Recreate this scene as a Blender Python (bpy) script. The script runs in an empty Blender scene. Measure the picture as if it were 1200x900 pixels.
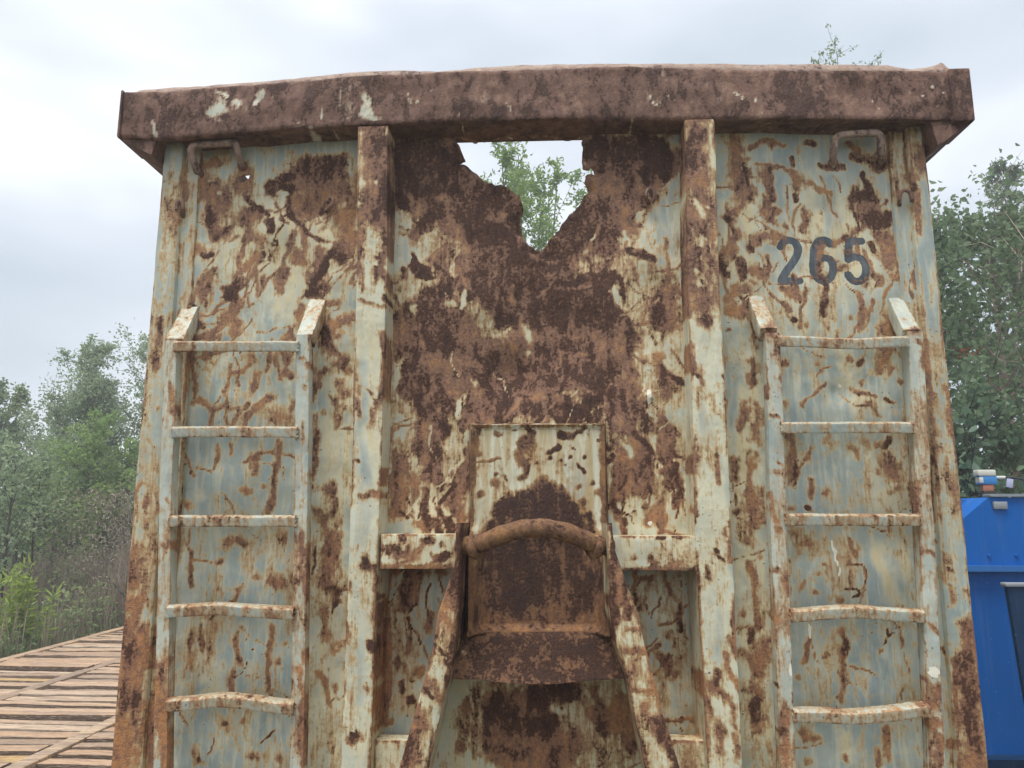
import bpy, math, random
import numpy as np
from mathutils import Vector, Matrix, Euler

# ------------------------------------------------------------------ camera, sky, sun
SC = bpy.context.scene
COL = SC.collection
D = 2.315
CAM = Vector((0.0, -D, 1.6))
PITCH, YAW, F = math.radians(9.8), math.radians(2.57), 900.0
cd = bpy.data.cameras.new('camera'); cam = bpy.data.objects.new('camera', cd); COL.objects.link(cam)
cam.location = CAM; cam.rotation_euler = Euler((math.pi/2 + PITCH, 0, YAW), 'XYZ')
cd.sensor_width = 36; cd.lens = 27; cd.clip_end = 2000; cd.clip_start = 0.02
SC.camera = cam
SUN_EL, SUN_AZ = math.radians(69), math.radians(-150)      # azimuth of the brightest cloud, behind and left of the camera
SC.view_settings.view_transform = 'Standard'; SC.view_settings.look = 'None'
SC.view_settings.exposure = 1.16; SC.view_settings.gamma = 1
W = bpy.data.worlds.new('World'); SC.world = W; W.use_nodes = True
nt = W.node_tree; nt.nodes.clear()
def wn(t, **k):
    n = nt.nodes.new(t)
    for a, v in k.items(): setattr(n, a, v)
    return n
sky = wn('ShaderNodeTexSky', sky_type='NISHITA', sun_disc=False, sun_elevation=SUN_EL, sun_rotation=math.radians(210))
bg1 = wn('ShaderNodeBackground'); bg1.inputs[1].default_value = 0.07; nt.links.new(sky.outputs[0], bg1.inputs[0])
tc = wn('ShaderNodeTexCoord'); mp = wn('ShaderNodeMapping'); mp.inputs['Scale'].default_value = (1.1, 1.1, 2.6)
mp.inputs['Location'].default_value = (0.3, 0.2, 0.55)
nz = wn('ShaderNodeTexNoise'); nz.inputs['Scale'].default_value = 1.7; nz.inputs['Detail'].default_value = 3.5; nz.inputs['Roughness'].default_value = .45
nt.links.new(tc.outputs['Generated'], mp.inputs[0]); nt.links.new(mp.outputs[0], nz.inputs[0])
cr = wn('ShaderNodeValToRGB'); e = cr.color_ramp.elements
e[0].position = .35; e[0].color = (.415, .482, .545, 1); e[1].position = .62; e[1].color = (.77, .80, .84, 1)
m_ = cr.color_ramp.elements.new(.5); m_.color = (.56, .605, .67, 1)
nt.links.new(nz.outputs[0], cr.inputs[0])
bg2 = wn('ShaderNodeBackground'); bg2.inputs[1].default_value = 0.70; nt.links.new(cr.outputs[0], bg2.inputs[0])
mx = wn('ShaderNodeMixShader'); mx.inputs[0].default_value = .93
nt.links.new(bg1.outputs[0], mx.inputs[1]); nt.links.new(bg2.outputs[0], mx.inputs[2])
wo = wn('ShaderNodeOutputWorld'); nt.links.new(mx.outputs[0], wo.inputs[0])
sl = bpy.data.lights.new('sun', 'SUN'); sl.energy = 1.5; sl.angle = math.radians(24); sl.color = (1, .965, .90)
so = bpy.data.objects.new('sun', sl); COL.objects.link(so); so.location = (0, -8, 12)
sd = Vector((math.sin(SUN_AZ)*math.cos(SUN_EL), math.cos(SUN_AZ)*math.cos(SUN_EL), math.sin(SUN_EL)))
so.rotation_euler = sd.to_track_quat('Z', 'Y').to_euler()

# ------------------------------------------------------------------ helpers
RM = cam.rotation_euler.to_matrix()
def U(px, py, p=0.0):
    """where the sight line measured on the photograph meets the plane y = -p; returns (x, z)"""
    d = RM @ Vector(((px-600)/F, -(py-450)/F, -1))
    t = (-p - CAM.y)/d.y
    return (CAM.x + d.x*t, CAM.z + d.z*t)
def V(px, py, depth):
    d = RM @ Vector(((px-600)/F, -(py-450)/F, -1)); t = depth/d.y
    return CAM + d*t
def tag(o, label=None, cat=None, group=None, kind=None):
    for k, v in (('label', label), ('category', cat), ('group', group), ('kind', kind)):
        if v: o[k] = v
    return o
def empty(name, loc=(0, 0, 0), rz=0):
    o = bpy.data.objects.new(name, None); o.location = loc; o.rotation_euler = (0, 0, rz); o.empty_display_size = .2
    COL.objects.link(o); return o
def link(name, me, mat, parent=None):
    o = bpy.data.objects.new(name, me); COL.objects.link(o)
    if mat and not len(me.materials): me.materials.append(mat)
    if parent: o.parent = parent
    return o
_H = np.random.RandomState(7).rand(256, 256)
def vnoise(x, y):
    xi = np.floor(x).astype(int); yi = np.floor(y).astype(int); fx = x-xi; fy = y-yi
    fx = fx*fx*(3-2*fx); fy = fy*fy*(3-2*fy)
    a = _H[xi % 256, yi % 256]; b = _H[(xi+1) % 256, yi % 256]; c = _H[xi % 256, (yi+1) % 256]; d = _H[(xi+1) % 256, (yi+1) % 256]
    return a*(1-fx)*(1-fy)+b*fx*(1-fy)+c*(1-fx)*fy+d*fx*fy
def fbm(x, y, o=4):
    s = 0; a = .5; t = 0
    for i in range(o):
        s = s + a*vnoise(x+17.3*i, y+5.7*i); t += a; a *= .5; x = x*2.03; y = y*2.03
    return s/t - .5
class MB:
    def __init__(s): s.v = []; s.f = []; s.n = 0
    def add(s, verts, faces):
        s.v.append(np.asarray(verts, float).reshape(-1, 3)); s.f += [tuple(i+s.n for i in f) for f in faces]; s.n += len(s.v[-1])
    def grid(s, P, keep=None):
        """P: (R, C, 3) array of points"""
        R, C = P.shape[:2]
        i = np.arange(R*C).reshape(R, C)
        q = np.stack([i[:-1, :-1], i[:-1, 1:], i[1:, 1:], i[1:, :-1]], -1).reshape(-1, 4)
        if keep is not None: q = q[keep.reshape(-1)]
        s.add(P.reshape(-1, 3), q.tolist())
    def loft(s, S, cap=True):
        """S: (n, k, 3) closed sections"""
        n, k = S.shape[:2]; i = np.arange(n*k).reshape(n, k); j = np.roll(i, -1, 1)
        q = np.stack([i[:-1], j[:-1], j[1:], i[1:]], -1).reshape(-1, 4).tolist()
        v = S.reshape(-1, 3)
        if cap:
            v = np.vstack([v, S[0].mean(0), S[-1].mean(0)]); a = n*k
            q += [(j[0][t], i[0][t], a) for t in range(k)] + [(i[-1][t], j[-1][t], a+1) for t in range(k)]
        s.add(v, q)
    def box(s, a, b, res=.03, r=.003):
        x0, y0, z0 = a; x1, y1, z1 = b
        sec = rpoly([(x0, y0), (x1, y0), (x1, y1), (x0, y1)], r, res)
        zs = [z0, z0+r*.3] + list(np.linspace(z0+r, z1-r, max(2, int((z1-z0)/res)+1))) + [z1-r*.3, z1]
        c = sec.mean(0); S = []
        for i, z in enumerate(zs):
            sc = sec
            if i in (0, len(zs)-1): sc = sec + np.clip(c-sec, -r*.8, r*.8)
            elif i in (1, len(zs)-2): sc = sec + np.clip(c-sec, -r*.3, r*.3)
            S.append(np.c_[sc, np.full(len(sc), z)])
        s.loft(np.array(S))
    def tube(s, pts, rad, k=8, cap=True):
        pts = [Vector(p) for p in pts]; n = len(pts)
        if not hasattr(rad, '__len__'): rad = [rad]*n
        S = []; up = None
        for i, p in enumerate(pts):
            t = (pts[min(i+1, n-1)]-pts[max(i-1, 0)]).normalized()
            if up is None:
                up = Vector((0, 0, 1)) if abs(t.z) < .9 else Vector((1, 0, 0))
            a = t.cross(up).normalized(); up = a.cross(t).normalized()
            S.append([p + (a*math.cos(w)+up*math.sin(w))*rad[i] for w in [2*math.pi*q/k for q in range(k)]])
        s.loft(np.array(S), cap)
    def mesh(s, name, smooth=35):
        me = bpy.data.meshes.new(name); me.from_pydata(np.vstack(s.v).tolist(), [], s.f); me.validate(); 
        if smooth:
            me.shade_smooth(); me.set_sharp_from_angle(angle=math.radians(smooth))
        return me
    def build(s, name, mat, parent=None, smooth=35): return link(name, s.mesh(name, smooth), mat, parent)
def rpoly(pts, r, res):
    """closed polygon with rounded corners, edges divided to res"""
    n = len(pts); out = []
    for i in range(n):
        p = np.array(pts[i], float); a = np.array(pts[i-1], float)-p; b = np.array(pts[(i+1) % n], float)-p
        la, lb = np.linalg.norm(a), np.linalg.norm(b); rr = min(r, la*.45, lb*.45)
        A = p+a/la*rr; B = p+b/lb*rr
        if rr > 1e-5: out += [A, (A+B)/2*.42+p*.58, B]
        else: out += [p]
    res_ = []
    for i in range(len(out)):
        a, b = out[i], out[(i+1) % len(out)]; k = max(1, int(np.linalg.norm(b-a)/res))
        for j in range(k): res_.append(a+(b-a)*j/k)
    return np.array(res_)
def smooth_path(pts, n):
    P = np.array(pts, float)
    for _ in range(n):
        q = [P[0]]
        for a, b in zip(P[:-1], P[1:]): q += [a*.75+b*.25, a*.25+b*.75]
        q.append(P[-1]); P = np.array(q)
    return [tuple(p) for p in P]

# ------------------------------------------------------------------ materials
def nodemat(name):
    m = bpy.data.materials.new(name); m.use_nodes = True; t = m.node_tree; t.nodes.clear()
    o = t.nodes.new('ShaderNodeOutputMaterial'); b = t.nodes.new('ShaderNodeBsdfPrincipled'); t.links.new(b.outputs[0], o.inputs[0])
    return m, t, b
class NT:
    def __init__(s, t): s.t = t
    def n(s, ty, **k):
        n = s.t.nodes.new(ty)
        for a, v in k.items(): setattr(n, a, v)
        return n
    def set(s, sock, v):
        if hasattr(v, 'is_output') or isinstance(v, bpy.types.NodeSocket): s.t.links.new(v, sock)
        elif isinstance(v, (tuple, list)): sock.default_value = tuple(v)+((1,) if len(v) == 3 and len(sock.default_value) == 4 else ())
        else: sock.default_value = v
    def math(s, op, a, b=0.0, c=None, clamp=False):
        n = s.n('ShaderNodeMath', operation=op, use_clamp=clamp); s.set(n.inputs[0], a); s.set(n.inputs[1], b)
        if c is not None: s.set(n.inputs[2], c)
        return n.outputs[0]
    def mix(s, f, a, b):
        n = s.n('ShaderNodeMix', data_type='RGBA'); s.set(n.inputs[0], f); s.set(n.inputs[6], a); s.set(n.inputs[7], b); return n.outputs[2]
    def ss(s, v, lo, hi, a=0.0, b=1.0):
        n = s.n('ShaderNodeMapRange', interpolation_type='SMOOTHSTEP'); s.set(n.inputs[0], v); s.set(n.inputs[1], lo); s.set(n.inputs[2], hi)
        s.set(n.inputs[3], a); s.set(n.inputs[4], b); return n.outputs[0]
    def attr(s, name): return s.n('ShaderNodeAttribute', attribute_name=name).outputs['Fac']
    def coords(s, scale=(1, 1, 1), kind='Object', loc=(0, 0, 0)):
        tc = s.n('ShaderNodeTexCoord'); mp = s.n('ShaderNodeMapping'); mp.inputs['Scale'].default_value = scale; mp.inputs['Location'].default_value = loc
        s.t.links.new(tc.outputs[kind], mp.inputs[0]); return mp.outputs[0]
    def noise(s, vec, scale, detail=5, rough=.6, dist=0.0):
        n = s.n('ShaderNodeTexNoise'); s.set(n.inputs['Vector'], vec); n.inputs['Scale'].default_value = scale
        n.inputs['Detail'].default_value = detail; n.inputs['Roughness'].default_value = rough; n.inputs['Distortion'].default_value = dist
        return n.outputs[0]
    def slant(s, co):
        """long thin marks leaning both ways, like scrapes"""
        out = None
        for ang, loc in ((.5, (1, 2, 3)), (-.45, (6, 1, 8))):
            mp = s.n('ShaderNodeMapping'); mp.inputs['Rotation'].default_value = (0, ang, 0); mp.inputs['Location'].default_value = loc; s.t.links.new(co, mp.inputs[0])
            m2 = s.n('ShaderNodeMapping'); m2.inputs['Scale'].default_value = (1, 1, .16); s.t.links.new(mp.outputs[0], m2.inputs[0])
            q = s.noise(m2.outputs[0], 38, 5, .55, .6); out = q if out is None else s.math('MAXIMUM', out, q)
        return s.math('SUBTRACT', out, .05)
    def bump(s, h, strength, dist):
        n = s.n('ShaderNodeBump'); n.inputs['Strength'].default_value = strength; n.inputs['Distance'].default_value = dist
        s.set(n.inputs['Height'], h); return n.outputs[0]
def rust_material(name, cream=(.63, .63, .495), blue=(.305, .365, .352), ramp=((.42, .22, .10), (.265, .150, .102), (.185, .096, .063), (.108, .052, .035), (.048, .024, .018)),
                  tan=(.37, .215, .105), yellow=(.66, .52, .26), gloss=.38, edgew=.42, streak=.8, speck=1.1):
    m, t, b = nodemat(name); k = NT(t)
    co = k.coords(); st = k.coords((1, 1, .13)); st2 = k.coords((1.5, 1.5, .45), loc=(3, 1, 2))
    nA = k.noise(st2, 8, 4, .55, .8); nB = k.noise(co, 30, 8, .68, .3); nC = k.noise(co, 105, 6, .68); nS = k.noise(st, 42, 6, .62, .5); nT = k.noise(st, 130, 4, .6)
    nD = k.noise(k.coords((1, 1, .6), loc=(5, 7, 1)), 22, 9, .74, .2); nE = k.noise(k.coords(loc=(9, 2, 4)), 5.0, 4, .55); nG = k.slant(co); nF = k.noise(co, 260, 3, .6)
    rust, scale, stain, bl, white, ink = [k.attr(a) for a in ('rust', 'scale', 'stain', 'blue', 'white', 'ink')]
    def amp(x, f): return k.math('MULTIPLY_ADD', x, f, -f/2)
    def add(*s):
        r = s[0]
        for q in s[1:]: r = k.math('ADD', r, q)
        return r
    pt = k.n('ShaderNodeNewGeometry').outputs['Pointiness']
    edge = k.math('MAXIMUM', k.ss(pt, .515, .57, 0, edgew), k.ss(pt, .488, .455, 0, edgew*.8))
    r = add(rust, k.math('MULTIPLY', edge, k.ss(nS, .36, .56)), amp(nB, .8), amp(nC, .5), amp(nS, .8), amp(nG, .75), amp(nT, .5))
    L = k.ss(r, .35, .62); h1 = k.math('MAXIMUM', k.ss(r, .0, .42), k.math('MULTIPLY', stain, k.ss(nS, .3, .62)), clamp=True); h2 = k.ss(add(r, amp(nT, .4)), .12, .46)
    tint = k.math('ADD', bl, amp(nE, 1.1), clamp=True)
    paint = k.mix(tint, cream, blue)
    paint = k.mix(k.ss(nS, .45, .62, 0, .4), paint, tuple(x*1.12 for x in cream)); paint = k.mix(k.ss(nA, .50, .66, 0, .5), paint, (.265, .315, .318)); paint = k.mix(k.ss(nC, .5, .75, 0, .25), paint, (.34, .33, .27))
    paint = k.mix(k.math('MULTIPLY', h1, .9), paint, yellow); paint = k.mix(k.math('MULTIPLY', h2, .85), paint, tan)
    chip = k.ss(add(k.noise(co, 85, 3, .6), amp(nE, .25), amp(k.math('MAXIMUM', rust, 0.0), .12)), .655, .69)
    v = add(k.math('MULTIPLY_ADD', scale, .40, .33), amp(nD, 1.6), amp(nC, speck), amp(nS, streak), amp(nE, .6), amp(nG, .7))
    cr = k.n('ShaderNodeValToRGB'); e = cr.color_ramp.elements; pos = (.12, .36, .56, .64, .86)
    e[0].position, e[0].color = pos[0], ramp[0]+(1,); e[1].position, e[1].color = pos[4], ramp[4]+(1,)
    for q in (1, 2, 3): x = e.new(pos[q]); x.color = ramp[q]+(1,)
    t.links.new(v, cr.inputs[0]); rc = cr.outputs[0]
    rc = k.mix(k.ss(nF, .52, .72, 0, .4), rc, tuple(x*1.25 for x in ramp[1])); rc = k.mix(k.ss(nF, .48, .28, 0, .35), rc, ramp[4])
    zc = k.n('ShaderNodeSeparateXYZ'); t.links.new(co, zc.inputs[0]); veil_tint = k.ss(add(zc.outputs[2], amp(nE, .9), amp(nA, .5)), 2.1, 1.2, 0, .75)  # rust warmer low down: the lens veil over the upper part is painted in
    hm = k.n('ShaderNodeMix', data_type='RGBA', blend_type='MULTIPLY'); k.set(hm.inputs[0], veil_tint); k.set(hm.inputs[6], rc); hm.inputs[7].default_value = (1.08, .94, .78, 1); rc = hm.outputs[2]
    c = k.mix(k.math('MULTIPLY', chip, .9), paint, ramp[3])
    inkm = k.ss(add(ink, amp(nB, .5), amp(nC, .5), amp(nS, .3)), .45, .55)
    c = k.mix(k.math('MULTIPLY', inkm, .93), c, k.mix(k.ss(nS, .4, .65), (.026, .042, .062), (.075, .10, .13)))
    flake = k.ss(add(k.math('MULTIPLY', scale, .9), amp(nD, 1.3), amp(nC, .6), amp(nS, .9)), .43, .56)
    LL = k.math('MAXIMUM', L, flake)
    c = k.mix(k.math('MULTIPLY', LL, k.math('MULTIPLY_ADD', inkm, -.38, 1)), c, rc)
    wm = k.ss(add(white, amp(nB, .4)), .46, .54); c = k.mix(wm, c, (.80, .76, .64))
    k.set(b.inputs['Base Color'], c)
    k.set(b.inputs['Roughness'], k.math('ADD', k.math('MULTIPLY', LL, .36), k.math('MULTIPLY_ADD', nB, .25, gloss-.05)))
    b.inputs['Specular IOR Level'].default_value = .32
    h = k.math('MULTIPLY', LL, add(k.math('MULTIPLY', k.ss(v, .54, .66), .9), k.math('MULTIPLY', nC, .9), k.math('MULTIPLY', nF, .5), -.5))
    h = add(h, k.math('MULTIPLY', nE, 3.2), k.math('MULTIPLY', nA, 1.6), k.math('MULTIPLY', nB, .25))
    k.set(b.inputs['Normal'], k.bump(h, .85, .0042))
    return m
M_RUST = rust_material('rusted_paint')
M_RIM = rust_material('rusted_rim', ramp=((.31, .185, .13), (.205, .118, .088), (.155, .086, .065), (.112, .062, .048), (.058, .034, .028)), yellow=(.5, .4, .25), tan=(.30, .19, .13), streak=.3, speck=.5)
M_HOOK = rust_material('rusted_hook', ramp=((.30, .165, .075), (.19, .108, .066), (.125, .068, .047), (.078, .041, .031), (.04, .022, .019)), yellow=(.42, .29, .12), tan=(.30, .15, .055))
M_LADDER = rust_material('rusted_ladder', edgew=.22, cream=(.54, .58, .51), yellow=(.55, .47, .30))
# ------------------------------------------------------------------ wear: every rust patch, run, scratch and scale as measured on the photograph
# lines: layer kind radius  points;   kinds L light rust, D dark scale, P sound paint, Y stain, B blue grey paint, K white marks and painted glints, M no scale
TILES = {'A': (100, 40), 'B': (400, 40), 'C': (780, 40), 'E': (100, 320), 'F': (400, 320), 'G': (780, 320), 'H': (100, 600), 'I': (400, 600), 'J': (780, 600)}
WEAR = {}
WEAR['A'] = """
wall Y 190 560,700 780,760
wall L 60 400,520 480,600; wall L 70 560,520; wall L 30 330,500 330,620; wall D 18 318,545 312,570; wall L 26 300,440 450,455
wall L 75 760,500 900,480; wall D 28 670,535 690,510 750,485; wall D 18 740,540 700,545; wall D 34 850,500 800,470 900,470; wall L 90 780,600 860,560; wall L 60 900,640 930,740
wall D 10 712,580 725,630 750,670 800,715 850,740 890,750; wall D 30 900,770 930,790; wall D 16 860,600 850,620; wall D 14 800,880 850,800 880,760
wall L 60 450,650 480,680; wall D 14 430,610 440,660 450,720 510,670; wall L 50 540,640 600,640; wall L 40 590,705; wall L 38 585,800; wall D 18 600,610; wall D 22 665,670 680,700
wall L 45 400,770; wall D 10 410,785 440,780; wall L 38 420,880; wall D 26 500,890 530,870; wall L 32 540,830 620,780 640,720; wall L 30 680,880 690,830; wall L 34 750,780 760,800; wall L 30 830,770 790,860
wall D 10 700,860 710,830; wall L 20 300,800 330,870; wall L 5 250,820 340,870; wall L 12 300,740 320,800; wall D 9 560,560 600,600 650,640
wall P 22 450,565; wall P 26 400,660 420,700; wall P 18 545,680 520,720; wall P 22 640,740 620,790; wall P 22 690,580 680,620; wall P 30 760,840; wall P 25 880,850; wall P 15 800,740 860,750; wall P 40 560,870 600,880
wall B 60 370,600 380,720 340,820; wall B 30 930,480 935,600; wall P 18 935,470 938,620
post L 80 1020,340 1020,600; post D 40 1030,360 1010,430; post D 22 1060,520 1050,620; post P 14 1025,445; post P 20 1000,530 1030,525; post P 16 1020,600; post L 40 980,640 1070,640
post P 22 1012,690 1000,800 992,900; post L 12 970,640 965,900; post L 20 1060,660 1050,800 1062,900; post D 8 1030,780 1028,860; post A 60 1020,560 1020,800; post P 10 1040,860
rim K 0 0,0; rim P 24 480,240 460,280; rim P 10 470,205 500,215; rim P 20 530,230; rim P 13 620,205 600,240; rim P 18 985,240 1000,290; rim P 10 1030,300; rim L 30 1100,240 1180,220; rim L 26 830,260 860,300; rim L 30 640,320 780,310; rim L 20 380,310; rim P 8 1130,210; rim L 16 250,210
"""
WEAR['B'] = """
wall Y 480 640,560; wall A 460 640,540
wall L 220 300,450 520,650; wall L 200 1000,480 900,650; wall L 90 760,780 600,780
wall D 110 280,480 480,600 560,700; wall D 90 930,430 1120,430; wall D 80 880,640 780,720; wall D 60 240,420 230,560; wall D 50 600,800 740,790; wall D 40 330,640 260,700
wall M 18 245,560 250,640; wall M 30 360,580; wall M 30 560,640; wall P 16 1075,570; wall M 40 1000,600; wall M 36 900,740; wall M 34 480,760
wall P 24 985,740 1000,720; wall P 18 890,720; wall P 26 1050,650 1060,640; wall P 24 1140,720 1120,690; wall P 20 870,775; wall P 20 400,780 410,830; wall P 16 230,740 220,860; wall P 14 310,740; wall P 30 1040,850 1030,820; wall P 18 900,860; wall P 16 960,820; wall P 20 1160,830 1160,890; wall P 12 350,840; wall P 12 470,850
wall D 20 1100,560 1090,570; wall D 14 1000,760 1090,800; wall D 18 300,860 240,770
post L 80 110,330 110,620; post P 22 100,700 90,800 80,880; post P 9 125,800; post P 14 120,530; post P 9 130,600
rim P 12 85,240 100,270; rim P 12 85,295 130,298; rim P 10 235,230 245,250; rim P 10 270,240; rim P 9 315,200; rim L 24 360,270 430,250; rim L 20 730,200 740,180; rim L 60 900,260 1100,270; rim L 30 560,260 640,270; rim L 8 700,270 760,260; rim D 8 750,235 800,255 850,230; rim L 20 620,180
"""
WEAR['C'] = """
post A 90 110,600 115,880; post A 60 100,700 110,860
wall Y 120 560,600 640,820; wall Y 60 260,620 240,860
wall L 40 250,380 260,500 260,580; wall D 8 285,480 285,590; wall L 25 200,650 240,620; wall D 18 210,660; wall L 22 330,600 350,650 375,665; wall L 22 330,480 360,580; wall L 28 460,520 470,540; wall D 10 460,570 465,590; wall D 8 445,440 450,470
wall L 14 300,400 340,385 420,395; wall L 10 320,460 400,470 430,490; wall L 22 380,620; wall L 20 420,680; wall L 12 490,640 480,690; wall L 20 510,620; wall D 6 490,620 495,660; wall L 16 640,380 680,420; wall D 25 690,450; wall D 32 675,560; wall D 22 715,520 725,570; wall L 60 720,600; wall D 42 720,650 770,650; wall D 28 790,640
wall L 60 770,720 780,780; wall D 10 710,740 730,770; wall D 6 658,560 665,640 680,690; wall P 14 690,515 700,535; wall L 40 740,460 800,440; wall L 50 820,400 830,480; wall L 40 850,560; wall P 14 770,570 775,600; wall L 16 830,720 850,780; wall P 25 840,660; wall L 12 820,800 850,870
wall L 36 330,730 380,730; wall L 16 360,790 360,840; wall L 25 300,810 330,830; wall D 16 215,800 230,850; wall D 14 265,790 270,860; wall D 12 300,760; wall L 30 200,830 260,720; wall L 20 310,860; wall L 20 540,740 560,840; wall D 8 540,810 555,870 560,890; wall L 14 590,740 640,710 670,690; wall L 24 620,800; wall L 26 680,860; wall L 25 740,860; wall L 30 800,850; wall L 18 700,880; wall L 18 640,760
wall B 60 380,440; wall B 60 370,540 390,600; wall B 40 200,500 205,600; wall P 16 202,400 202,600; wall B 50 570,550 580,640; wall D 14 560,470 620,480; wall D 10 500,380 520,395
post L 70 110,330 110,520; post D 40 110,350 115,430; post L 60 115,580 110,700; post P 15 105,590 130,640; post P 11 140,610; post P 18 115,720 130,735; post P 16 125,860 135,875; post P 12 130,800; post L 40 65,760 60,880; post L 20 165,620 170,880; post D 10 125,820
corner L 44 890,400 900,470; corner D 20 880,420; corner L 10 870,500 885,700; corner B 40 905,540 930,880
rim L 60 60,260 200,260; rim L 40 500,270 600,270; rim D 12 40,140 60,240; rim P 9 950,185; rim P 9 960,245; rim L 24 750,180 780,220; rim L 40 900,160; rim D 20 1010,150 1010,290
"""
WEAR['E'] = """
wall B 190 530,400 530,720
wall Y 60 900,300 870,820; wall Y 60 700,120
wall L 45 430,40; wall L 48 410,80; wall D 22 510,45 530,30; wall L 30 520,100 510,170 525,220; wall L 14 580,100; wall L 25 620,40; wall L 25 700,20 690,60; wall L 40 830,40; wall D 25 830,60 800,70; wall L 30 750,130 760,180; wall D 18 830,200 870,260 900,320; wall L 40 860,230 880,300; wall L 30 890,380 870,480; wall L 30 920,340; wall L 22 920,420
wall D 9 840,170 880,260; wall L 30 320,130 410,150; wall D 22 400,180 395,140; wall L 22 595,350 585,400; wall L 8 505,310 500,450 505,530; wall L 8 380,360 378,440; wall L 12 650,290 690,345 730,350; wall D 12 730,360; wall L 38 690,500 730,500; wall L 18 455,490 445,530; wall Y 20 390,470; wall L 10 360,280 375,340
wall L 14 510,600 510,630; wall L 7 465,600 460,680; wall L 6 330,620 390,720; wall D 8 375,705; wall L 8 565,660 600,635 660,630; wall L 12 680,590 670,700 640,840; wall L 12 595,640 590,700; wall L 6 690,630 730,650; wall L 22 545,770 570,765; wall L 12 630,745; wall L 30 345,830; wall Y 20 400,790
wall L 22 800,500 810,640 800,760; wall L 32 850,760 860,830 830,880; wall L 20 830,490; wall Y 30 850,590; wall D 4 900,550 940,550; wall L 18 770,800; wall L 15 905,470; wall B 70 520,420 560,460; wall B 70 480,720 580,700; wall B 40 640,150; wall B 40 920,500
wall P 30 470,180 460,60; wall P 30 590,180 660,120; wall Y 20 430,210
post L 9 1015,20 1010,70; post L 6 965,85 1050,110; post D 11 1050,80; post L 11 1055,220 1050,400 1020,480 1000,540; post Y 40 1000,580; post L 24 990,800 1030,790; post D 8 1000,790; post L 5 955,380 955,500; post L 6 1040,680 1035,740; post L 5 965,740; post B 30 960,300 960,700
corner L 14 260,150 255,330; corner D 10 265,150 260,190; corner L 10 270,120; corner L 14 250,480; corner D 7 233,412; corner L 8 185,740 175,840; corner B 40 210,600 230,700; corner L 10 225,780 220,880
rail L 12 300,400 300,470; rail L 12 320,480 330,520; rail L 8 270,540; rail L 16 775,330; rail L 9 760,300; rail L 8 765,400; rail L 10 800,300 800,760; rail B 30 760,560 760,760; rail L 8 280,800
"""
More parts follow.
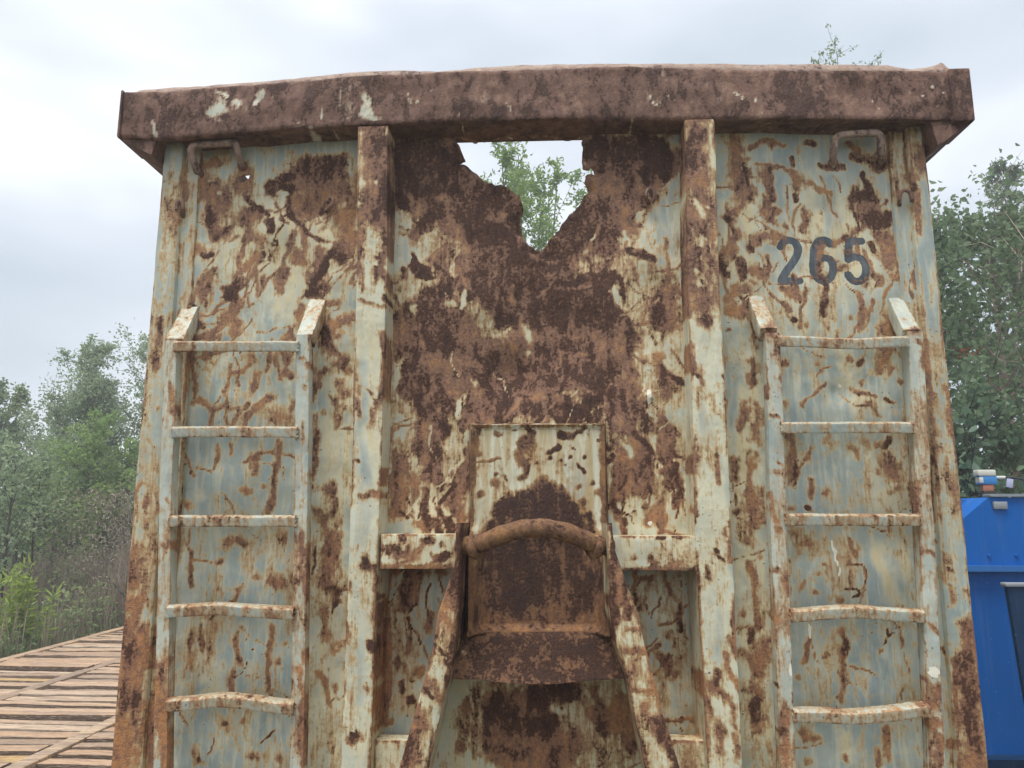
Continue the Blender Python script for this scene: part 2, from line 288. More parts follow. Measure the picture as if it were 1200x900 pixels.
WEAR['F'] = """
wall L 26 420,520 430,620 410,760; wall L 20 200,620 260,760 240,880; wall L 30 290,880 240,860; wall D 14 310,560 330,640 300,720; wall L 18 960,560 985,700 970,860; wall L 16 1020,520 1060,640 1040,760; wall L 22 1140,520 1170,640 1180,760; wall D 10 1040,560 1090,640; wall L 30 1080,860 1130,890; wall L 14 210,560 300,520; wall D 40 560,470 760,480; wall D 30 860,330 930,420; wall L 40 1150,150 1170,60; wall D 30 700,470 860,500
wall Y 330 400,260 900,260; wall A 330 380,240 950,260; wall Y 110 300,780 380,860; wall Y 100 1050,820 1120,760; wall P 22 250,850 330,820 370,880; wall P 20 1010,840 1090,820; wall P 16 430,560 410,660; wall A 130 260,650 300,700; wall A 140 1080,650 1060,720; wall Y 170 320,700; wall Y 170 1050,720
wall L 200 300,200 500,400 700,300 900,250; wall L 90 1000,450 1000,700; wall L 70 300,560 300,640; wall L 60 330,720; wall L 40 190,560 200,700 180,850; wall L 30 240,760; wall L 50 420,700 420,880; wall L 25 960,640 960,880; wall L 30 1050,600 1080,720 1150,720; wall L 40 1130,560 1140,640; wall L 40 1120,300 1140,420
wall D 100 500,40 700,120 900,100; wall D 60 300,120 330,250; wall D 55 300,400 320,470; wall D 80 560,330 620,360; wall D 60 560,450; wall D 60 780,330 850,300; wall D 40 920,360 970,360; wall D 40 940,150; wall D 40 1110,130; wall D 20 1020,220 1040,380; wall D 30 260,300 230,420; wall D 90 640,60; wall D 40 880,440; wall D 30 720,300 700,340; wall D 26 390,60 400,20; wall D 24 340,520 320,600
wall M 40 760,250 720,230; wall M 26 860,190; wall M 30 970,220 930,250; wall M 30 420,230 440,290; wall M 26 680,440 800,440; wall M 20 640,300
wall P 26 235,130 235,160; wall P 24 440,90 430,140; wall P 22 390,130; wall P 26 640,190 650,225; wall P 14 650,280; wall P 20 1060,25; wall P 22 950,70 980,110; wall P 18 1090,210; wall P 22 1160,260 1150,330; wall P 15 200,330 205,370; wall P 22 200,490 220,560 190,610; wall P 24 430,420 400,480; wall P 18 480,370; wall P 22 420,560 400,640 380,700; wall P 24 250,650 250,690; wall P 36 270,830 350,800 370,860; wall P 26 980,580 1000,640; wall P 16 1110,520; wall P 22 1110,680 1120,730; wall P 26 1000,800 1050,840 1100,800; wall P 26 1160,840; wall P 20 1075,440; wall K 9 1078,425 1082,455; wall K 8 1088,880
wall D 7 1075,640 1070,780; wall D 15 1072,825; wall D 6 1020,690 1035,740; wall L 6 180,700 260,600; wall L 7 340,735 410,730; wall D 5 470,250 500,320 505,400; wall L 6 200,540 245,540; wall D 12 960,800 970,840; wall D 10 1170,760 1180,740; wall D 12 760,520 850,520
plate Y 400 690,700; plate D 118 660,860 730,860; plate D 24 640,590 660,640 650,680; plate D 16 770,555 830,548; plate D 9 720,620 770,600; plate L 9 540,560 560,565; plate L 12 500,780; plate L 14 540,740; plate L 5 470,665 560,650; plate L 16 460,540 460,880; plate L 14 925,560 925,880; plate L 14 540,840; plate L 12 850,800; plate D 6 900,590; plate D 7 810,630; plate D 6 830,660 850,690; plate D 7 790,660; plate D 6 600,560; plate D 9 880,730; plate D 8 860,640; plate D 6 770,640; plate D 5 820,600; plate D 8 540,710; plate D 7 580,720; plate D 6 690,660; plate D 10 730,640; plate D 7 660,610; plate L 20 900,770; plate L 10 830,740
post P 30 90,200 80,500 70,800; post L 10 150,210 150,380 110,500; post Y 40 110,560; post L 22 90,800 130,780; post D 6 60,650; post L 6 60,350 55,480; post L 8 140,680
"""
WEAR['G'] = """
wall B 200 640,380 640,740
wall Y 60 280,280 280,860
wall L 40 250,160 300,160; wall D 10 222,205; wall D 10 300,130; wall L 30 250,60 230,130; wall L 35 280,60; wall L 12 555,60 560,150; wall D 5 560,100 560,160; wall L 20 420,50 470,90; wall L 20 680,80 690,190; wall L 14 650,150; wall L 10 495,175; wall D 10 455,160; wall L 40 770,150 790,190; wall L 25 840,60 860,100; wall L 10 870,0 880,60
wall L 20 540,325; wall L 30 430,310; wall L 18 640,290; wall D 18 665,290; wall L 36 760,290 750,310; wall L 10 550,350; wall L 7 560,395 500,430 480,460; wall L 8 670,400 740,430; wall L 14 770,440 800,450; wall L 12 700,380; wall L 16 720,450 740,500; wall L 20 420,470; wall Y 25 620,400; wall K 8 620,398; wall L 10 830,370; wall L 12 790,340
wall L 28 590,605; wall L 20 655,610 670,660; wall L 22 740,600; wall D 16 765,600; wall L 40 770,650 790,700; wall L 30 810,740; wall L 10 740,690; wall Y 60 800,780; wall L 38 450,610 440,700; wall L 9 520,610 480,680 460,740; wall L 12 520,720 520,780; wall D 13 500,820; wall L 18 570,770; wall L 12 440,820; wall B 60 600,720; wall B 50 620,470; wall B 40 560,250
wall L 25 290,300 300,380; wall L 30 270,460 260,560; wall L 30 320,480 320,600; wall L 20 240,660 240,720; wall L 25 290,640 290,780; wall L 40 310,780 320,880; wall D 5 285,310; wall Y 24 260,260; wall L 20 250,840; wall B 24 225,330 225,520; wall P 18 222,280 222,560
post L 30 100,100; post D 26 150,150; post L 50 130,90; post L 12 95,250 90,330; post L 14 108,640 105,700; post D 7 190,370; post L 6 160,405 195,405; post Y 20 110,560 120,700; post L 8 120,330 118,480; post D 8 110,430; post P 30 150,260 150,500
corner L 8 950,260 955,310; corner L 9 985,400 1000,560; corner L 18 960,610; corner L 16 1010,700 1015,850; corner L 6 920,240 950,560; corner B 60 940,100 960,500; corner L 8 1000,280 1010,420
rail L 14 380,285; rail L 10 350,400 350,440; rail L 14 400,370; rail L 8 900,260 900,320; rail L 10 905,680; rail L 8 880,250; rail L 6 370,500 390,505; rail L 6 375,690 395,695; rail L 9 375,780 385,880; rail B 30 370,560 380,640; rail L 10 890,720 890,840; rail L 12 380,190; rail L 9 860,200 890,180
"""
WEAR['H'] = """
wall B 180 520,200 520,800
wall Y 60 860,100 850,840
wall L 14 360,130 365,260; wall D 8 365,140 365,250; wall L 40 510,100 560,110; wall L 20 470,170; wall L 35 680,100; wall L 40 700,220 680,240; wall D 16 545,295; wall L 16 550,260 540,310; wall L 5 380,165 450,170; wall B 40 620,220; wall L 13 600,230; wall B 50 430,230
wall L 16 370,440 380,560; wall L 18 410,410 415,480; wall L 28 530,440 540,520; wall D 12 545,510; wall L 22 510,560 500,620; wall L 11 660,400 650,560 650,640; wall L 9 700,460; wall Y 40 600,560; wall D 5 600,470; wall L 10 690,520; wall L 16 545,410; wall B 60 450,580; wall B 50 600,460
wall L 30 400,860; wall D 8 400,870; wall L 25 560,740; wall D 10 490,730; wall D 4 660,760 640,790 615,810; wall L 28 590,860; wall L 20 690,860
wall L 46 860,90 860,250; wall L 30 850,330 840,420; wall D 20 885,260 885,310; wall L 36 870,480; wall D 5 810,130 805,220; wall L 14 820,560 850,680; wall L 20 870,620; wall Y 60 850,720; wall B 30 900,140
post L 28 1000,180; post D 20 990,185; post Y 40 1010,260; post D 13 985,465 1000,470; post L 10 1022,350 1012,560 1018,800; post L 26 950,780; post D 10 945,775; post L 13 985,630; post Y 30 950,840; post L 6 915,300 905,500; post L 6 960,120; post B 30 930,500 930,640
corner L 40 190,120 170,260; corner L 60 160,330 150,600 140,900; corner L 40 210,420 190,700; corner P 12 218,290 205,380; corner P 13 225,560 220,640; corner D 20 195,680; corner L 40 230,760 230,900; corner D 14 150,480 140,700; corner D 10 205,160
rail L 8 270,120; rail L 36 275,540 270,640 275,900; rail D 20 280,580 285,600; rail D 13 755,250; rail L 12 760,80 760,240; rail L 10 765,480 760,560 770,900; rail L 13 735,550; rail L 9 780,120 785,500
"""
WEAR['I'] = """
wall L 30 230,330 250,250; wall L 18 300,430 310,360; wall D 7 205,600 205,640; wall D 18 235,665; wall L 12 190,540; wall L 12 150,210 150,760; wall L 30 170,220 350,215; wall L 16 170,760; wall D 3 297,260 295,380; wall L 26 300,560
wall D 44 560,690 600,720; wall D 50 700,660 760,650; wall D 30 640,740 720,760; wall L 90 600,840 760,850; wall L 60 650,680; wall L 26 440,700; wall D 12 510,700 510,800; wall L 40 900,700 960,760; wall P 34 430,770 410,800; wall P 30 880,690 860,650; wall Y 400 700,760; wall A 150 560,760 900,780; wall A 60 200,300 240,700; wall A 50 1080,300; wall L 30 420,850; wall D 20 560,860 640,850; wall D 18 760,830; wall D 24 590,720; wall L 40 1000,680 1020,800
wall L 24 1150,500 1180,560; wall L 13 1150,430; wall Y 60 1060,300; wall L 14 1060,240 1100,240; wall D 8 1060,340; wall B 40 1150,640 1150,800; wall B 30 190,300
beam D 18 170,130 190,140; beam D 6 222,90 225,190; beam L 18 270,110 240,160; beam D 18 320,160 350,150; beam L 20 110,170; beam D 10 270,95 310,100; beam D 10 350,110; beam L 9 1025,160; beam D 12 1090,160 1095,190; beam L 16 1150,190 1190,185; beam D 5 1105,95 1140,95; beam L 20 390,140; beam Y 60 250,150; beam L 10 150,190 380,195; beam L 8 1010,205 1195,205; beam P 20 140,100; beam D 12 215,95
plate D 120 620,120 760,120; plate D 105 590,235 800,235; plate L 110 530,250 850,250; plate L 120 500,340 880,340; plate L 30 500,120 500,330; plate L 30 880,120 890,330; plate M 30 520,380 680,375 880,375; plate D 30 850,300; plate D 24 510,250 520,320
saddle L 300 700,500; saddle D 70 560,500 700,490 860,500; saddle D 50 500,560 900,560; saddle M 36 410,480 420,540; saddle M 26 970,500; saddle P 10 430,500
arm L 28 400,250 375,330; arm D 16 418,40 425,440; arm D 16 945,40 955,440; arm D 12 405,200 395,330; arm L 24 300,540 320,600; arm L 44 290,700 240,880; arm L 60 260,820; arm D 20 260,720 230,860; arm L 18 350,360 390,390; arm D 4 325,460 385,525; arm L 20 330,420; arm D 12 400,420 395,520; arm L 26 980,180 985,330; arm D 12 990,230 1000,360; arm K 0 0,0; arm L 10 1000,410 1050,412; arm L 12 990,480 1090,470; arm L 16 1020,610 1110,610; arm L 50 1100,740 1130,800 1160,900; arm D 26 1110,720 1140,860; arm L 10 1060,650 1060,690; arm L 12 1090,500 1100,600; arm D 8 1070,400 1090,540; arm Y 60 1040,420; arm D 6 280,560 330,640; arm L 16 340,580 350,640
post L 20 60,180 90,190; post D 26 95,180; post Y 30 100,250; post D 10 90,465; post L 10 122,330 115,560 118,800; post L 24 50,780; post L 6 20,240 10,480
"""  # rust strokes along the recess edges also stand in for shade there
WEAR['J'] = """
wall B 200 670,170 680,800
wall Y 60 300,100 310,800
wall L 40 300,20 280,60; wall L 20 300,180 320,240 320,400; wall D 8 295,400 300,460; wall L 40 340,470 320,560; wall L 40 300,600 310,760; wall D 20 295,660 305,720; wall L 25 275,500; wall D 5 310,490; wall L 12 270,350; wall Y 40 350,780; wall L 16 335,150; wall L 26 365,370
wall L 40 470,100; wall L 25 460,260; wall L 10 545,180; wall L 14 530,215; wall L 13 525,290; wall Y 20 650,140; wall L 10 640,100 660,160; wall D 3 630,190 680,195 695,220 690,260; wall D 3 620,265 660,265 675,285 650,300; wall L 13 610,300; wall Y 25 840,150 840,220; wall K 5 580,100 590,180 597,225; wall B 80 720,200 560,240
wall D 12 630,460 635,490; wall L 20 620,420 630,540 620,660; wall L 20 570,505; wall L 14 760,488; wall D 5 735,420; wall L 10 510,440 480,520; wall L 5 660,555 730,580; wall L 5 610,570 660,620; wall D 4 830,620 835,670; wall K 5 505,400 510,440; wall L 13 470,570; wall B 80 560,610; wall B 80 760,600; wall L 18 600,650; wall D 6 790,435; wall B 60 800,800
wall L 10 740,840 745,890; wall L 18 780,760 785,880; wall L 22 540,800 490,770; wall Y 30 650,830; wall L 20 640,860; wall L 20 500,880
wall L 24 0,500 60,580; wall L 14 30,420; wall B 30 60,640 60,820; wall L 6 0,745 110,745; wall D 6 60,340 62,420; wall Y 40 20,650
post L 7 195,80 220,40; post D 4 160,120 195,160; post L 6 150,240 160,180; post D 11 185,560 180,610; post L 22 180,640 230,660; post L 26 190,770 190,820; post D 14 190,780; post Y 30 180,860; post L 9 240,300 245,500; post L 8 215,140 225,160; post D 5 205,460; post L 8 250,680 255,880; post D 5 190,370; post L 8 140,580 150,760; post B 30 190,500
beam L 14 20,190 60,190; beam L 8 50,95; beam Y 40 80,140; beam P 20 20,110
corner L 9 990,150 1005,280 1000,330; corner L 20 1060,280; corner L 60 1075,430 1075,560 1090,740 1105,900; corner P 13 1075,690 1075,740; corner L 18 980,490; corner L 16 1010,830; corner P 20 1020,430 1000,560; corner D 20 1060,520 1090,840; corner D 10 1000,200; corner L 10 960,620
rail L 14 400,70; rail L 13 425,230 430,280; rail D 12 385,200; rail L 11 380,300 380,380; rail K 5 428,520 430,560 434,605; rail L 24 410,690 420,780 440,880; rail D 6 930,210; rail K 15 945,570; rail L 34 945,640 955,700; rail L 30 965,760 960,900; rail P 12 965,770; rail D 12 405,770; rail L 8 915,140 960,160; rail L 8 925,400 950,420
"""
LAYER_P = {'wall': 0, 'post': .1, 'rim': .1, 'corner': .03, 'rail': .11, 'beam': .1, 'plate': .03, 'saddle': .09, 'arm': .16}
STROKES = {k: [] for k in LAYER_P}
for t_, txt in WEAR.items():
    ox, oy = TILES[t_]
    for line in txt.replace('\n', ';').split(';'):
        w = line.split()
        if len(w) < 4 or w[2] == '0': continue
        lay, kind, rad = w[0], w[1], float(w[2])
        pts = [U(ox+float(q.split(',')[0])/3, oy+float(q.split(',')[1])/3, LAYER_P[lay]) for q in w[3:]]
        if kind == 'L' and rad > 13 and lay != 'plate' and lay != 'saddle': rad *= (.66 if t_ in 'EGHJ' and lay == 'wall' and rad < 36 else .8)
        if kind == 'P' and lay == 'wall': rad *= .85
        STROKES[lay].append((kind, rad/3/F*(D-LAYER_P[lay]), np.array(pts)))
# the printed number: centre lines of the three stencilled figures
INK = []
for pts in ([(195, 235), (215, 195), (250, 175), (290, 173), (335, 195), (362, 250), (350, 320), (300, 400), (240, 480), (205, 545)], [(203, 563), (368, 563)],
            [(655, 215), (625, 180), (590, 172), (545, 185), (510, 240), (497, 320), (495, 450), (515, 530), (590, 572), (660, 540), (688, 450), (670, 370), (620, 340), (560, 350), (520, 390)],
            [(950, 188), (830, 188), (822, 340)], [(822, 360), (870, 335), (930, 340), (975, 390), (988, 460), (970, 540), (915, 575), (860, 560), (822, 500)]):
    P = smooth_path([U(890+x/8, 260+y/8) for x, y in pts], 2 if len(pts) > 3 else 0)
    INK.append(('I', 37/8/F*D, np.array(P)))
rs = np.random.RandomState(11)
def scatter(lay, n, box, kind, rlo, rhi, lmin, lmax, ang, spread):
    """small extra scratches, runs and chips"""
    for _ in range(n):
        x = rs.uniform(box[0], box[1]); z = rs.uniform(box[2], box[3]); a = ang + rs.randn()*spread; l = rs.uniform(lmin, lmax)
        P = [(x, z)]
        for i in range(3):
            a += rs.randn()*.25; P.append((P[-1][0]+math.sin(a)*l/3, P[-1][1]-math.cos(a)*l/3))
        STROKES[lay].append((kind, rs.uniform(rlo, rhi), np.array(P)))
XL, XR = U(155.6, 605)[0], U(1128, 605)[0]
scatter('wall', 150, (-1.2, 1.2, .3, 2.7), 'L', .0012, .003, .04, .16, 0, .8)
scatter('wall', 45, (-1.2, -.5, 2.12, 2.7), 'L', .0015, .007, .05, .18, -.5, .35)
scatter('wall', 40, (.55, 1.2, 2.2, 2.7), 'L', .002, .007, .05, .16, .1, .6)
scatter('wall', 90, (-.5, .5, 1.2, 2.5), 'L', .002, .008, .06, .2, 0, .5)
scatter('wall', 34, (-.45, .45, 1.3, 2.2), 'P', .0015, .007, .03, .12, 0, .25)
scatter('wall', 120, (-.5, .5, 1.25, 2.0), 'D', .001, .004, .02, .1, 0, .4)
scatter('wall', 60, (-.45, .45, 1.5, 2.5), 'M', .003, .010, .03, .12, 0, .5)
scatter('rim', 40, (-1.3, 1.3, 2.72, 2.92), 'P', .001, .005, .01, .06, .2, .5)
scatter('rim', 70, (-1.3, 1.3, 2.72, 2.92), 'M', .002, .012, .02, .09, .1, .5)
scatter('rim', 60, (-1.3, 1.3, 2.72, 2.92), 'D', .001, .005, .02, .09, .1, .5)
scatter('post', 26, (-.7, .7, .3, 2.6), 'L', .003, .009, .05, .25, 0, .08)
scatter('rail', 40, (-1.2, 1.2, .3, 2.1), 'L', .002, .006, .03, .16, 0, .08)
scatter('corner', 30, (-1.25, 1.25, .3, 2.6), 'L', .002, .007, .04, .2, 0, .1)
scatter('wall', 36, (-1.2, 1.2, .3, 2.7), 'D', .001, .0025, .02, .08, 0, .9)
scatter('wall', 45, (-1.2, 1.2, .3, 2.7), 'Y', .008, .02, .08, .3, 0, .1)
scatter('wall', 40, (-1.2, -.55, 1.9, 2.7), 'L', .006, .018, .03, .14, -.6, .5)
scatter('wall', 30, (-.45, .45, 1.5, 2.4), 'D', .004, .014, .02, .12, 0, .5)
for lay, w in (('post', 110), ('rail', 120), ('corner', 70), ('beam', 30), ('arm', 60)):
    scatter(lay, w, (-1.25, 1.25, .3, 2.7), 'D', .001, .003, .002, .012, 0, .3)
    scatter(lay, w//2, (-1.25, 1.25, .3, 2.7), 'L', .002, .006, .01, .07, 0, .2)
BASE = {'wall': (.10, 0, .2, .85), 'sheet': (.75, .0, .3, .2), 'post': (.08, 0, .38, .0), 'rim': (.84, .32, .2, .2), 'corner': (.17, 0, .15, .75), 'rail': (.17, 0, .36, .35),
        'beam': (.2, 0, .55, .05), 'plate': (.15, .02, .8, .0), 'saddle': (.85, .5, .5, .0), 'arm': (.28, .06, .55, .0), 'rung': (.29, .05, .35, .7), 'bar': (.68, .16, .6, .0), 'rod': (.62, .3, .4, .3), 'body': (.3, .1, .3, .5)}
def wear(o, lay, ink=False):
    """per-vertex amounts of rust, scale and stain for one part, from the strokes of its layer"""
    me = o.data; n = len(me.vertices); co = np.empty(n*3); me.vertices.foreach_get('co', co); co = co.reshape(-1, 3)
    x, z = co[:, 0], co[:, 2]
    b = BASE[lay]
    big = fbm(x*5, z*3.5, 3); mid = fbm(x*16+9, z*9, 4)
    rust = b[0]+big*.45+mid*.5; scale = b[1]+fbm(x*9+3, z*7+8, 4)*.5*(b[1] > 0); stain = np.clip(b[2]+fbm(x*12, z*2.5, 3)*.5, 0, 1)
    blue = np.clip(b[3]+fbm(x*4+5, z*4, 3)*.5, 0, 1); white = np.zeros(n); inkv = np.zeros(n)
    wx = x + fbm(x*14, z*14, 3)*.075 + fbm(x*60, z*60, 2)*.018; wz = z + fbm(x*14+40, z*14+11, 3)*.08 + fbm(x*60+7, z*60, 2)*.018
    tx = x*.55+wx*.45; tz = z*.55+wz*.45
    for kind, r, P in STROKES.get(lay, []) + (INK if ink else []):
        if kind == 'I': qx, qz = x, z
        elif r < .013: qx, qz = tx, tz
        else: qx, qz = wx, wz
        soft = {'I': .006, 'K': .006, 'Y': min(max(r, .03), .1), 'B': max(r, .04), 'L': min(max(r*1.7, .004), .06), 'P': min(max(r*1.5, .004), .04)}.get(kind, min(max(r*1.2, .004), .04))
        R = r+soft*.6
        sel = np.nonzero((qx > P[:, 0].min()-R) & (qx < P[:, 0].max()+R) & (qz > P[:, 1].min()-R) & (qz < P[:, 1].max()+R))[0]
        if not len(sel): continue
        sx, sz = qx[sel], qz[sel]; d = np.full(len(sel), 1e9)
        if len(P) == 1: d = np.hypot(sx-P[0, 0], sz-P[0, 1])
        for A, B in zip(P[:-1], P[1:]):
            ab = B-A; t = np.clip(((sx-A[0])*ab[0]+(sz-A[1])*ab[1])/max(ab@ab, 1e-12), 0, 1)
            d = np.minimum(d, np.hypot(sx-A[0]-ab[0]*t, sz-A[1]-ab[1]*t))
        f = np.clip(.5+(r-d)/soft, 0, 1)
        if r < .006: f = f*.95
        if kind == 'L': rust[sel] = np.maximum(rust[sel], f*(.67 if soft > .01 and lay == 'wall' and P[:, 1].mean() < 1.98 and abs(P[:, 0].mean()) > .5 else .77))
        elif kind == 'D': scale[sel] = np.maximum(scale[sel], f*.8); rust[sel] = np.maximum(rust[sel], f*.9)
        elif kind == 'P': rust[sel] = np.minimum(rust[sel], 1-f*.9); scale[sel] = np.minimum(scale[sel], 1-f)
        elif kind == 'A': rust[sel] += f*.27; scale[sel] += f*.15
        elif kind == 'M': scale[sel] = np.minimum(scale[sel], 1-f*.9)
        elif kind == 'Y': stain[sel] = np.maximum(stain[sel], f*.8); blue[sel] *= 1-f*.75
        elif kind == 'B': blue[sel] = np.maximum(blue[sel], f); stain[sel] *= 1-f*.6
        elif kind == 'K': white[sel] = np.maximum(white[sel], f)
        elif kind == 'I': inkv[sel] = np.maximum(inkv[sel], f)
    for nm, arr in (('rust', rust), ('scale', scale), ('stain', stain), ('blue', blue), ('white', white), ('ink', inkv)):
        me.attributes.new(nm, 'FLOAT', 'POINT').data.foreach_set('value', arr.astype(np.float32))
    return o
# ------------------------------------------------------------------ the ground
def ground():
    m, t, b = nodemat('ground_soil'); k = NT(t); co = k.coords()
    n = k.noise(co, .6, 6, .6); n2 = k.noise(co, 22, 6, .7)
    c = k.mix(k.ss(n2, .35, .65), (.06, .05, .037), (.12, .10, .075)); c = k.mix(k.ss(n, .45, .6), c, (.075, .09, .04))
    k.set(b.inputs['Base Color'], c); b.inputs['Roughness'].default_value = .95; k.set(b.inputs['Normal'], k.bump(n2, .8, .03))
    mb = MB(); a = np.concatenate([-np.geomspace(45, 1, 16), [0], np.geomspace(1, 45, 16)])
    X, Y = np.meshgrid(a, a); Z = np.where(np.hypot(X, Y) > 12, fbm(X*.05, Y*.05, 3)*.8, 0)
    mb.grid(np.dstack([X, Y, Z])); tag(mb.build('ground', m), kind='structure')
ground()

# ------------------------------------------------------------------ the hook lift container
BOX = empty('container'); tag(BOX, 'huge rusty pale grey steel container with two ladders and a torn hole', 'container')
DEPTH = 6.0; ZB = .16
def inpoly(x, z, P):
    P = np.asarray(P); ins = np.zeros(x.shape, bool); j = len(P)-1
    for i in range(len(P)):
        c = (P[i, 1] > z) != (P[j, 1] > z)
        xx = (P[j, 0]-P[i, 0])*(z-P[i, 1])/(P[j, 1]-P[i, 1]+1e-12)+P[i, 0]
        ins ^= c & (x < xx); j = i
    return ins
def snap(x, z, P, tol):
    P = np.asarray(P); best = np.full(x.shape, 1e9); bx = x.copy(); bz = z.copy()
    for i in range(len(P)):
        A, B = P[i], P[(i+1) % len(P)]; ab = B-A
        t = np.clip(((x-A[0])*ab[0]+(z-A[1])*ab[1])/max(ab@ab, 1e-12), 0, 1); qx = A[0]+ab[0]*t; qz = A[1]+ab[1]*t
        d = np.hypot(x-qx, z-qz); s = d < best; best = np.where(s, d, best); bx = np.where(s, qx, bx); bz = np.where(s, qz, bz)
    return np.where(best < tol, bx, x), np.where(best < tol, bz, z), best
def jag(P, seed, amp):
    r = np.random.RandomState(seed); out = []
    for i in range(len(P)):
        A, B = np.array(P[i]), np.array(P[(i+1) % len(P)]); L = np.linalg.norm(B-A); n = max(1, int(L/.012))
        for j in range(n): out.append(A+(B-A)*j/n + (r.randn(2)*amp if j else 0))
    return out
HOLE = jag([U(400+x/3, 40+y/3) for x, y in [(402, 371), (500, 364), (620, 362), (720, 363), (845, 358), (849, 410), (851, 464), (866, 473), (880, 462), (893, 484), (862, 489), (857, 515), (872, 543), (845, 590), (790, 650), (740, 712), (705, 755),
        (680, 753), (655, 738), (640, 718), (632, 690), (627, 655), (640, 612), (626, 565), (600, 552), (560, 528), (500, 512), (480, 488), (440, 457), (415, 451), (434, 440)]], 3, .0015)
HOLE_L = [U(200+x/10, 150+y/10) for x, y in [(780, 572), (860, 556), (935, 548), (915, 598), (855, 640), (800, 618)]]
HOLE_R1 = [U(950+x/8, 140+y/8) for x, y in [(195, 440), (255, 432), (262, 465), (235, 497), (205, 470)]]
HOLE_R2 = [U(950+x/8, 140+y/8) for x, y in [(592, 424), (690, 424), (706, 470), (655, 500), (610, 480)]]
ZRIM = U(640, 160)[1]
xpl = [U(417.5, 320, .1)[0], U(453, 320, .1)[0]]; xpr = [U(797+8, 160, .1)[0], U(838, 160, .1)[0]]
def dents(x, z):
    d = fbm(x*3.2, z*2.6, 3)*.028 + fbm(x*9+4, z*7, 3)*.017 + fbm(x*28, z*26, 2)*.0018
    for px, py, r, a in ((600, 440, .09, .03), (560, 350, .10, -.022), (700, 345, .10, -.02), (640, 400, .22, .016), (560, 220, .10, .012), (640, 300, .07, .012), (300, 640, .10, .012), (985, 460, .05, .012),
                         (270, 560, .12, -.012), (1000, 690, .14, -.012), (1010, 780, .08, .01), (500, 700, .08, -.006), (330, 270, .08, -.016), (370, 240, .06, .016), (960, 220, .07, -.01), (760, 465, .02, -.008), (760, 300, .10, -.012)):
        qx, qz = U(px, py); d = d + a*np.exp(-((x-qx)**2+(z-qz)**2)/r**2*1.6)
    return d + .045*np.clip((ZBEAM-z)/.02, 0, 1)*((x > xpl[0]) & (x < xpr[1]))
ZBEAM = U(640, 650, 0)[1]
def panel(x0, x1, holes, ink=False):
    r = .0052; X, Z = np.meshgrid(np.linspace(x0, x1, int((x1-x0)/r)), np.linspace(ZB, ZRIM+.02, int((ZRIM-ZB)/r)))
    keep = np.ones((X.shape[0]-1, X.shape[1]-1), bool); Y = dents(X, Z); raw = X.copy(), Z.copy()
    for hp, curl in holes:
        X, Z, best = snap(X, Z, hp, r*.72)
        Y = Y + curl*np.exp(-best/.02)*(.55+fbm(X*22, Z*22, 3)*2.4)
        cx = (X[:-1, :-1]+X[1:, 1:]+X[:-1, 1:]+X[1:, :-1])/4; cz = (Z[:-1, :-1]+Z[1:, 1:]+Z[:-1, 1:]+Z[1:, :-1])/4
        keep &= ~inpoly(cx, cz, hp)
    mb = MB(); mb.grid(np.dstack([X, Y, Z]), keep)
    o = mb.build('front_panel', M_RUST, BOX, 0); o.data.shade_smooth()
    wear(o, 'wall', ink)
    s = o.modifiers.new('thickness', 'SOLIDIFY'); s.thickness = .005; s.offset = 0
    return o
panel(XL+.03, (xpl[0]+xpl[1])/2, [(HOLE_L, .004)])
panel((xpl[0]+xpl[1])/2+.002, (xpr[0]+xpr[1])/2, [(HOLE, .03)])
panel((xpr[0]+xpr[1])/2+.002, XR-.03, [(HOLE_R1, .004), (HOLE_R2, .004)], True)

def wob(S, amp=.003, f=7):
    """slight dents in a loft"""
    S = S.copy(); x, z = S[..., 0], S[..., 2]; S[..., 1] += fbm(x*f+z*f*.7, z*f+3, 3)*amp*2; S[..., 0] += fbm(z*f+31, x*2+S[..., 1]*9, 3)*amp*2
    return S
def vert(stations, mb, res=.011, r=.006, pb=0.0, n=None, amp=.003, sideslope=0.0):
    """upright member: stations (py, px_left, px_right, p_front) joined to the wall side at y=-pb"""
    st = []
    for py, a, b, p in stations:
        xa, z = U(a, py, p); xb, z2 = U(b, py, p); st.append((xa, xb, (z+z2)/2, p))
    st = np.array(st); st = st[np.argsort(st[:, 2])]
    zs = np.linspace(st[0, 2], st[-1, 2], max(2, int((st[-1, 2]-st[0, 2])/res)+1)); S = []
    k0 = None
    for z in zs:
        xa, xb, p = [np.interp(z, st[:, 2], st[:, i]) for i in (0, 1, 3)]
        if k0 is None: k0 = (xa, xb, p); base = rpoly([(0, 0), (1, 0), (1, 1), (0, 1)], 0, 1); ref = rpoly([(xa-sideslope, -pb), (xb+sideslope, -pb), (xb, -p), (xa, -p)], r, res)
        q = ref.copy(); q[:, 0] = xa+(ref[:, 0]-k0[0])/(k0[1]-k0[0])*(xb-xa); q[:, 1] = -pb+(ref[:, 1]+pb)/(k0[2]-pb)*(p-pb)
        S.append(np.c_[q, np.full(len(q), z)])
    mb.loft(wob(np.array(S), amp))
# the two hat section posts
for st in ([(148, 419.5, 455, .1), (320, 417.5, 453, .1), (620, 410, 444, .1), (900, 399, 434, .1), (1180, 388, 425, .1)], [(140, 803, 837.5, .1), (320, 806, 843, .1), (620, 815, 858, .1), (900, 829, 869.5, .1), (1180, 840, 882, .1)]):
    mb = MB(); vert(st, mb, sideslope=.006, pb=-.06); wear(mb.build('upright_post', M_RUST, BOX), 'post')
